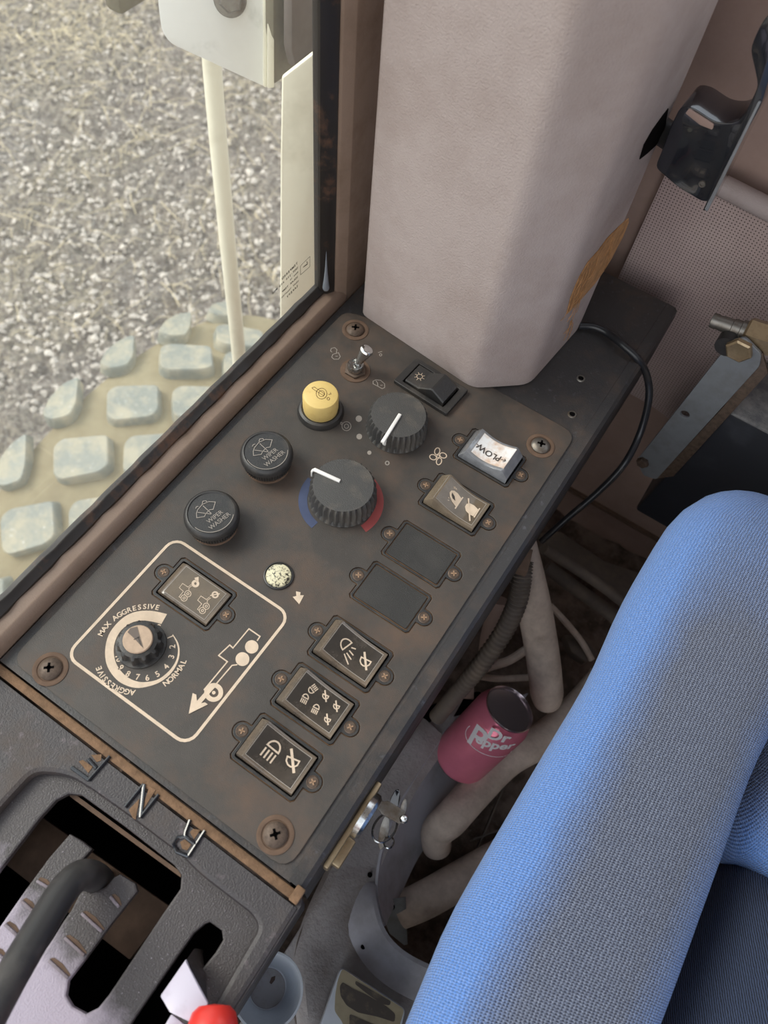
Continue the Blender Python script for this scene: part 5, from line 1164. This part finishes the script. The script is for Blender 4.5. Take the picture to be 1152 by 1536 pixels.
# ---- jug with faded label
jug = thing('oil_jug', 'pale plastic jug with a yellowed faded label at the bottom edge', 'jug', at(540, 1500, -0.33))
cj = crop(420, 1400, 4.8); ZJ = -0.315
def jp(L, h, dz, name, mat, bev, r=0.002, par=jug):
    P = roundpoly([(p.x, p.y) for p in ats(cj(L), h)], r, 3); mb = MB(); mb.prism([(p.x, p.y, h) for p in P], (0, 0, dz)); return mb.build(name, mat, par, bevel=bev)
jp([(440, 245), (905, 545), (820, 900), (200, 900), (290, 660), (400, 350)], ZJ - 0.0006, -0.036, 'jug_body', m_cup, 0.004, 0.004)
lb = jp([(448, 252), (895, 548), (850, 700), (780, 900), (520, 900), (450, 640), (392, 560), (398, 440), (415, 340)], ZJ, -0.0006, 'paper_label', m_label, 0.0, 0.003)
for L in ([(545, 340), (800, 490), (790, 520), (735, 510), (620, 430), (540, 365)], [(450, 350), (530, 400), (620, 440), (760, 520), (830, 580), (825, 640), (700, 600), (560, 570), (480, 520), (435, 450), (430, 380)], [(500, 580), (640, 640), (800, 700), (760, 900), (560, 900), (500, 680)]):
    jp(L, ZJ + 0.0001, 0.0001, 'faded_print', m_labelink, 0.0, 0.002, lb)

# ================================================================== SEAT: armrest and backrest, person
def cushion(name, sections, nper, mat, parent=None, tag_=None, tonef=None):
    """closed cross-sections; UV laid out in metres, a soil value per vertex"""
    mb = MB(); mb.loft(sections); org = parent_origin(parent) if parent else Vector((0, 0, 0))
    me = mb.mesh(name, mat, org=org, smooth=80); uvl = me.uv_layers.new(name='UVMap'); n = len(sections[0])
    U = []; V = []
    acc = 0; c_prev = None; vacc = []
    for s_ in sections:
        c = sum(s_, Vector()) / n; acc += (c - c_prev).length if c_prev else 0; c_prev = c; vacc.append(acc)
    for j, s_ in enumerate(sections):
        a_ = 0; ref = sections[min(len(sections) // 2, j)]
        for i in range(n): U.append(a_); V.append(vacc[j]); a_ += (sections[len(sections) // 2][(i + 1) % n] - sections[len(sections) // 2][i]).length
    tot = a_
    for poly in me.polygons:
        us = [U[v] for v in poly.vertices]; wrapf = max(us) - min(us) > tot / 2
        for li, v in zip(poly.loop_indices, poly.vertices): uvl.data[li].uv = (U[v] + (tot if wrapf and U[v] < tot / 2 else 0), V[v])
    at_ = me.attributes.new('tone', 'FLOAT', 'POINT')
    for i, v in enumerate(me.vertices): at_.data[i].value = tonef(v.co + org) if tonef else 0
    o = bpy.data.objects.new(name, me); COL.objects.link(o)
    if parent: o.parent = parent
    ORG[o.name] = org; return o
def superell(cx, cz, hw, hh, y, e=3.2, n=56):
    L = []
    for i in range(n):
        t = 2 * PI * i / n; c, s_ = math.cos(t), math.sin(t)
        L.append(Vector((cx + hw * math.copysign(abs(c) ** (2 / e), c), y, cz + hh * math.copysign(abs(s_) ** (2 / e), s_))))
    return L
secs = []
ys = [-0.42 + 0.02 * i for i in range(43)] + [0.442, 0.452, 0.460, 0.466, 0.470, 0.4725]
for y in ys:
    tt = max(0.0, (y - 0.385) / 0.0882); sh = math.sqrt(max(0.0004, 1 - tt ** 2.2)) if tt > 0 else 1
    cx = 0.1318; hw = 0.0668 + 0.0012 * math.sin(y * 26) - (0.004 * math.exp(-((y - 0.25) / 0.05) ** 2))
    if y < 0.05: hw += 0.001 * min(1, (0.05 - y) / 0.12); cx += 0.012 * min(1, (0.05 - y) / 0.12)
    hwv = hw * (0.25 + 0.75 * sh) if tt > 0 else hw
    secs.append(superell(cx + (hw - hwv) * 0.35, -0.030, hwv, 0.032 * (0.3 + 0.7 * sh), y, 2.6 if tt <= 0 else 2.6))
def arm_tone(p):  # grey share, strongest along the middle of the armrest top
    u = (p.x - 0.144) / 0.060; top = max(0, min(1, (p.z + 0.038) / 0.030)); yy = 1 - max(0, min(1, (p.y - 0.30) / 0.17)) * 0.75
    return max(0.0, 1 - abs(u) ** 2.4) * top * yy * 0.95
seat = thing('operator_chair', 'blue knit fabric tractor seat whose long armrest lies beside the console', 'seat', (0.46, 0.10, -0.455))
arm = seat
ap = cushion('armrest', secs, 56, m_cloth, arm, tonef=arm_tone); ap['label'] = 'long padded blue armrest, grey on top'
mb = MB(); mb.box((0.14, -0.02, -0.070), (0.05, 0.55, 0.014)); mb.box((0.19, 0.30, -0.085), (0.06, 0.05, 0.03)); mb.build('armrest_support', m_boxblack, arm, bevel=0.002)
# backrest with its padded foot: the foot shows right of the armrest
def pad(name, x0, x1, cy, cz, hy, hz, lean, tone, nseg=30, er=0.03):
    secs = []
    for i in range(nseg):
        t = i / (nseg - 1); x = x0 + (x1 - x0) * t; dd = min(x - x0, x1 - x) / er; e = math.sqrt(max(0.02, 1 - (1 - min(1, dd)) ** 2)); ring = []
        for k in range(48):
            a = 2 * PI * k / 48; c, s_ = math.cos(a), math.sin(a); zz = cz + (hz - 0.012 * (1 - e)) * math.copysign(abs(s_) ** 0.65, s_)
            ring.append(Vector((x, cy + hy * (0.5 + 0.5 * e) * math.copysign(abs(c) ** 0.65, c) + (zz - cz) * lean, zz)))
        secs.append(ring)
    return cushion(name, secs, 48, m_cloth, seat, tonef=tone)
pad('backrest_foot', 0.2085, 0.72, 0.274, -0.092, 0.070, 0.042, 0.0, lambda p: max(0, min(1, (p.y - 0.205) / 0.05)) * 0.7 * (1 if p.z > -0.085 else 0.2))
pad('backrest', 0.235, 0.70, 0.345, 0.17, 0.050, 0.23, 0.22, lambda p: 0.5)
pad('chair_cushion', 0.225, 0.71, -0.06, -0.285, 0.235, 0.050, 0.0, lambda p: 0.6)
mb = MB(); mb.box((0.47, 0.0, -0.375), (0.30, 0.34, 0.16)); mb.build('seat_pedestal', m_boxblack, seat, bevel=0.01)
# person in dark jeans, seated, facing the shift levers (waist down)
per = thing('person', 'seated person in dark blue denim jeans, thigh beside the armrest', 'person', (0.40, -0.05, -0.17))
def skin_body(name, joints, edges, mat, parent, levels=2):
    me = bpy.data.meshes.new(name); org = parent_origin(parent)
    me.from_pydata([Vector(j[0]) - org for j in joints], edges, [])
    o = bpy.data.objects.new(name, me); COL.objects.link(o)
    md = o.modifiers.new('skin', 'SKIN'); md.use_smooth_shade = True
    for i, j in enumerate(joints): me.skin_vertices[0].data[i].radius = (j[1], j[2]); me.skin_vertices[0].data[i].use_root = (i == 0)
    s_ = o.modifiers.new('sub', 'SUBSURF'); s_.levels = levels; s_.render_levels = levels
    nm = bpy.data.meshes.new_from_object(o.evaluated_get(bpy.context.evaluated_depsgraph_get()))
    o.modifiers.clear(); o.data = nm; nm.name = name; nm.materials.clear(); nm.materials.append(mat); nm.shade_smooth()
    uvl = nm.uv_layers.new(name='UVMap')
    for poly in nm.polygons:
        for li, v in zip(poly.loop_indices, poly.vertices):
            c = nm.vertices[v].co; uvl.data[li].uv = (c.x * 1.0 + c.z * 0.8, c.y)
    o.parent = parent; ORG[o.name] = org; return o
J = [((0.43, 0.092, -0.085), 0.098, 0.090), ((0.44, 0.075, 0.02), 0.12, 0.09), ((0.44, 0.08, 0.07), 0.12, 0.085),
     ((0.298, 0.132, -0.122), 0.118, 0.108), ((0.300, -0.10, -0.120), 0.108, 0.100), ((0.300, -0.30, -0.100), 0.085, 0.080), ((0.300, -0.345, -0.20), 0.060, 0.060), ((0.300, -0.35, -0.40), 0.045, 0.045),
     ((0.565, 0.09, -0.140), 0.112, 0.104), ((0.58, -0.10, -0.125), 0.104, 0.100), ((0.60, -0.30, -0.085), 0.068, 0.066), ((0.60, -0.345, -0.20), 0.056, 0.056), ((0.60, -0.35, -0.40), 0.045, 0.045)]
ED = [(0, 1), (1, 2), (0, 3), (3, 4), (4, 5), (5, 6), (6, 7), (0, 8), (8, 9), (9, 10), (10, 11), (11, 12)]
skin_body('jeans', J, ED, m_denim, per, 3)
for x in (0.300, 0.60):
    sec_ = []
    for t_, w_, h_ in ((0.0, 0.030, 0.035), (0.03, 0.044, 0.045), (0.10, 0.046, 0.042), (0.17, 0.050, 0.030), (0.24, 0.046, 0.026), (0.275, 0.026, 0.018)):
        sec_.append([Vector((x + w_ * math.cos(2 * PI * k / 20), -0.30 - t_, -0.455 + h_ * (0.5 + 0.5 * math.sin(2 * PI * k / 20)) * 1.6)) for k in range(20)])
    mb = MB(); mb.loft(sec_); mb.build('boot', m_black, per)
